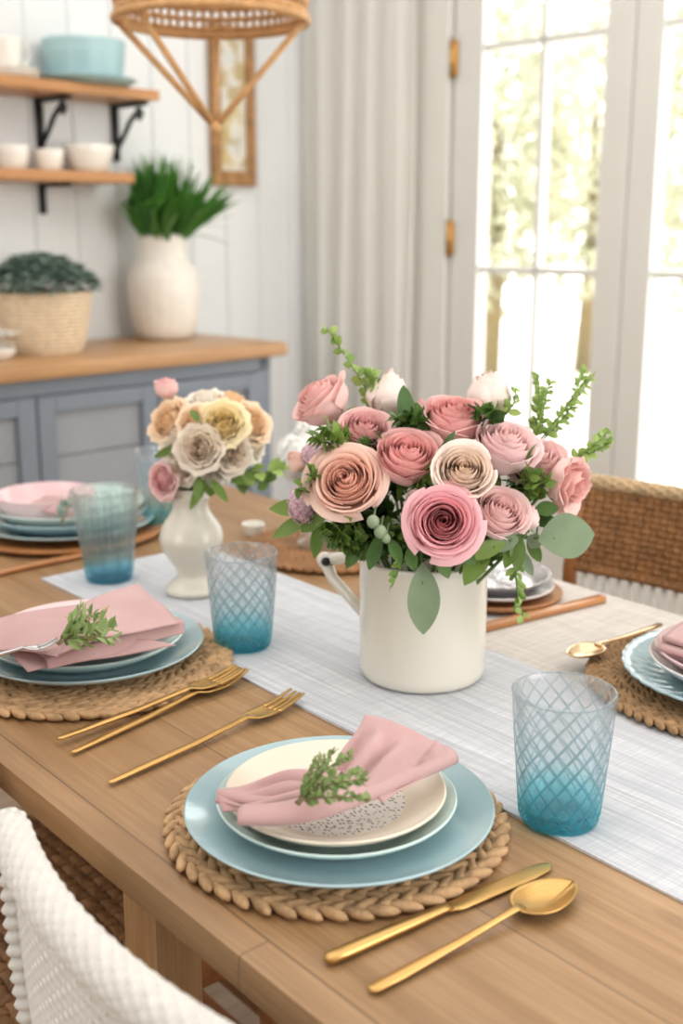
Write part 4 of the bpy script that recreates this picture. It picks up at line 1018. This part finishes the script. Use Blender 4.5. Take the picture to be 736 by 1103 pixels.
# ------------------------------------------------------------------ CHAIRS
def weave(m,Pf,Nf,ns,nt,rs,rt,amp,flat=.55):
    for j in range(nt):
        t=(j+.5)/nt; pts=[]
        for i in range(ns*2+1):
            s=i/(ns*2); sg=cos(PI*(i/2-.5)+PI*j) ; pts.append(Pf(s,t)+Nf(s,t)*amp*sg)
        m.tube(pts,rt,6,flat=flat,up=Nf(.5,t))
    for i in range(ns):
        s=(i+.5)/ns; pts=[]
        for j in range(nt*2+1):
            t=j/(nt*2); sg=-cos(PI*(j/2-.5)+PI*i); pts.append(Pf(s,t)+Nf(s,t)*amp*sg)
        m.tube(pts,rs,6,flat=flat,up=Nf(s,.5))
def braid_tube(m,fn,L,r,step,seed=0,lobes=3):
    n=int(L/step); rg=random.Random(seed)
    for i in range(n):
        t=(i+.5)/n; p=fn(t); tg=(fn(min(1,t+.01))-fn(max(0,t-.01))).normalized(); s1=tg.cross(Vector((0,0,1))); s1=s1.normalized() if s1.length>.1 else Vector((1,0,0)); s2=s1.cross(tg)
        for k in range(lobes*2):
            a=2*PI*k/(lobes*2)+(PI/(lobes*2) if i%2 else 0); d=s1*cos(a)+s2*sin(a); e=tg.cross(d); th=.6
            m.ell(p+d*r*.66,(tg*cos(th)+e*sin(th))*step*.85,(-tg*sin(th)+e*cos(th))*step*.42,d*r*.36,7,5)
# near white woven chair (frame of the table: u along, v across)
ch=thing('woven_chair','white woven cord dining chair with curved back at the lower left front','chair',(0,0,0),TROT)
U0,U1=-.842,-.425
def rimv(u): q=(u+.640)/.200; return .318+.030*q*q
def topz(u):
    e=min(u-U0,U1-u); return .812-.035*max(0,1-(U1-u)/.05)**2
def Pb(s,t):
    u=lerp(U0,U1,s); z0=topz(u)-.012; z=lerp(z0,.44,t); return Vector((u,rimv(u)+.05*t*t*.6-.0*t,z))
def Nb(s,t): return Vector((0,-1,.05)).normalized()
m=MB(); NS_,NT_=36,36; vs=[]; fs=[]
for i in range(NS_*4+1):
    for j in range(NT_*4+1):
        s_,t_=i/(NS_*4),j/(NT_*4); vs.append(Pb(s_,t_)+Nb(s_,t_)*(.0012*sin(PI*i/4)*sin(PI*j/4)+.0004*cos(2*PI*j/4)))
for i in range(NS_*4):
    for j in range(NT_*4):
        if i%4 in (1,2) and j%4 in (1,2) and (i//4+j//4)%2==0 and 4<j: continue
        a=i*(NT_*4+1)+j; b=a+NT_*4+1; fs.append((a,b,b+1,a+1))
m.add(vs,fs); o=m.build('backrest',M['whitecord'],ch); mod_solid(o,.0026); mod_sub(o,1)
def rimp(t): u=lerp(U0-.006,U1+.006,t); uu=min(U1,max(U0,u)); return Vector((u,rimv(uu),topz(uu)))
m=MB(); m.tube([rimp(t/24) for t in range(25)],.0171,12)
n=50
for i in range(n):
    t=(i+.5)/n; p=rimp(t); tg=(rimp(min(1,t+.01))-rimp(max(0,t-.01))).normalized(); s1=tg.cross(Vector((0,0,1))).normalized(); s2=s1.cross(tg)
    for k in range(10):
        a=2*PI*k/10+(.314 if i%2 else 0); d=s1*cos(a)+s2*sin(a); e=tg.cross(d)
        m.ell(p+d*.0148,(tg*.8+e*.6)*.0068,(tg*-.6+e*.8)*.0040,d*.0030,7,5)
m.build('top_rim',M['whitecord'],ch)
for U in (U0,U1):
    m=MB(); fn=lambda t:Pb(0 if U==U0 else 1,t)
    for k in range(27):
        t=(k+.5)/27; p=fn(t); m.ell(p,Vector((.013,0,.003)),Vector((0,.013,0)),Vector((.002,0,.0088)),10,6)
    m.tube([fn(k/10) for k in range(11)],.008,8); m.build('edge_wrap',M['whitecord'],ch)
def Ps(s,t): return Vector((lerp(U0,U1,s),lerp(.36,.80,t),.44-.01*sin(PI*s)))
m=MB(); weave(m,Ps,lambda s,t:Vector((0,0,1)),30,32,.005,.005,.003); m.build('seat',M['whitecord'],ch)
for u in (U0+.01,U1-.01):
    for v in (.36,.80):
        m=MB(); m.tube([(u,v,0),(u,v,.44)],[.012,.016],10); m.build('leg',M['whitecord'],ch)
m=MB()
for a,b in (((U0,.36),(U1,.36)),((U0,.80),(U1,.80)),((U0,.36),(U0,.80)),((U1,.36),(U1,.80))): m.tube([(*a,.435),(*b,.435)],.012,8)
m.build('seat_frame',M['whitecord'],ch)
# brown seagrass chair tucked under the table at left
ch=thing('seagrass_chair','wooden chair with dark brown seagrass seat tucked under the table at left','chair',(0,0,0),TROT)
a0,a1,b0,b1=-1.48,-1.06,.36,.78; sz=.455
m=MB(); weave(m,lambda s,t:Vector((lerp(a0,a1,s),lerp(b0,b1,t),sz+.008*sin(PI*s)*sin(PI*t))),lambda s,t:Vector((0,0,1)),24,24,.0088,.0088,.004); m.build('seat',M['darkrattan'],ch)
for u in (a0,a1):
    for v in (b0,b1):
        m=MB(); m.box((u-.018,v-.018,0),(u+.018,v+.018,sz if v>.5 else .86),.004); m.build('leg',M['chairwood'],ch,smooth=False)
m=MB()
for z in (.42,.2):
    for v in (b0,b1): m.box((a0,v-.012,z-.022),(a1,v+.012,z+.022),.003)
    for u in (a0,a1): m.box((u-.012,b0,z-.022),(u+.012,b1,z+.022),.003)
m.build('stretcher',M['chairwood'],ch,smooth=False)
m=MB()
for z in (.62,.74,.84): m.box((a0,b0-.012,z-.025),(a1,b0+.012,z+.025),.004)
m.build('backrest',M['chairwood'],ch,smooth=False)
# far right rattan chair
ch=thing('rattan_chair','chair with brown woven back and white spindles beyond the table at right','chair',(0,0,0),TROT)
a0,a1=-1.185,-.70
def Pr(s,t): 
    u=lerp(a0,a1,s); q=(s-.5)*2; return Vector((u,1.53-.035*q*q+.02*(1-t),lerp(.886,.744,t)))
m=MB(); weave(m,Pr,lambda s,t:Vector((0,-1,0)),34,14,.0075,.0072,.0042); m.grid(lambda u,v:Pr(u,v)+Vector((0,.002,0)),20,6); m.tube([Pr(k/12,1) for k in range(13)],.0075,8); m.build('woven_back',M['rattan'],ch)
m=MB(); braid_tube(m,lambda t:Pr(t,0)+Vector((0,0,.002)),.49,.013,.014,2); m.build('top_rim',M['palerattan'],ch)
m=MB()
for k in range(25):
    s=.01+.98*k/24; p=Pr(s,1); m.tube([p+Vector((0,.004,.006)),(p.x,p.y-.006,.45)],.0044,8)
m.build('spindles',M['white'],ch)
m=MB(); m.box((a0,1.17,.42),(a1,1.56,.455),.012); m.build('seat',M['darkrattan'],ch)
for u in (a0+.02,a1-.02):
    for v in (1.19,1.53):
        m=MB(); m.tube([(u,v,0),(u,v,.43)],[.014,.018],10); m.build('leg',M['white'],ch)
for s in (0,1):
    m=MB(); p=Pr(s,0); m.tube([p,Pr(s,.5),Pr(s,1),(p.x,1.5,.45)],.012,10); m.build('back_post',M['chairwood'],ch)
# small round rug on the floor
m=MB()
for k in range(13):
    r=.012+k*.0152; m.tube([(r*cos(2*PI*j/44),r*sin(2*PI*j/44),.009+.002*sin(j*2.2+k)) for j in range(44)],.009,6,closed=True)
o=m.build('round_rug',M['palerattan']); o.location=T(-1.70,.68,.001); tag(o,'pale round woven rug on the floor seen at the lower left corner','rug')
# ------------------------------------------------------------------ LIGHT
w=bpy.data.worlds.new('world'); scene.world=w; w.use_nodes=True; nt=w.node_tree; bg=nt.nodes['Background']
bg.inputs[0].default_value=(1,.99,.975,1); bg.inputs[1].default_value=4.6
def light(kind,name,loc,target,energy,size=1,sy=None,col=(1,1,1)):
    l=bpy.data.lights.new(name,kind); l.energy=energy; l.color=col
    if kind=='AREA':
        l.size=size
        if sy: l.shape='RECTANGLE'; l.size_y=sy
    if kind=='SUN': l.angle=size
    o=bpy.data.objects.new(name,l); COL.objects.link(o); o.location=loc
    o.rotation_euler=(Vector(target)-Vector(loc)).to_track_quat('-Z','Y').to_euler(); return o
light('SUN','sun',R(6,-2,9),R(1.5,-2,0),1.5,.05,col=(1,.96,.9))
light('AREA','ceiling_fill',R(-2.0,-2.0,2.72),R(-2.0,-2.0,0),58,3.8,3.8,(1,.992,.98))  # added overhead fill lamp, no skylight modelled
light('AREA','front_fill',R(-6.3,-2.2,1.8),R(0,-1.2,1.2),44,2.2,2.0,(1,.992,.98))  # added fill lamp brightening door wall and curtain, no window here
light('AREA','side_fill',R(-1.5,-6.0,1.7),R(-1.6,0,1.1),88,2.4,2.0,(1,.992,.98))  # added fill lamp brightening the boarded left wall, no window behind it
# ------------------------------------------------------------------ colour
scene.view_settings.view_transform='Standard'; scene.view_settings.look='None'; scene.view_settings.exposure=0.0
scene.cycles.max_bounces=10; scene.cycles.transparent_max_bounces=32; scene.cycles.transmission_bounces=10; scene.cycles.caustics_reflective=False; scene.cycles.caustics_refractive=False
scene.cycles.use_denoising=True
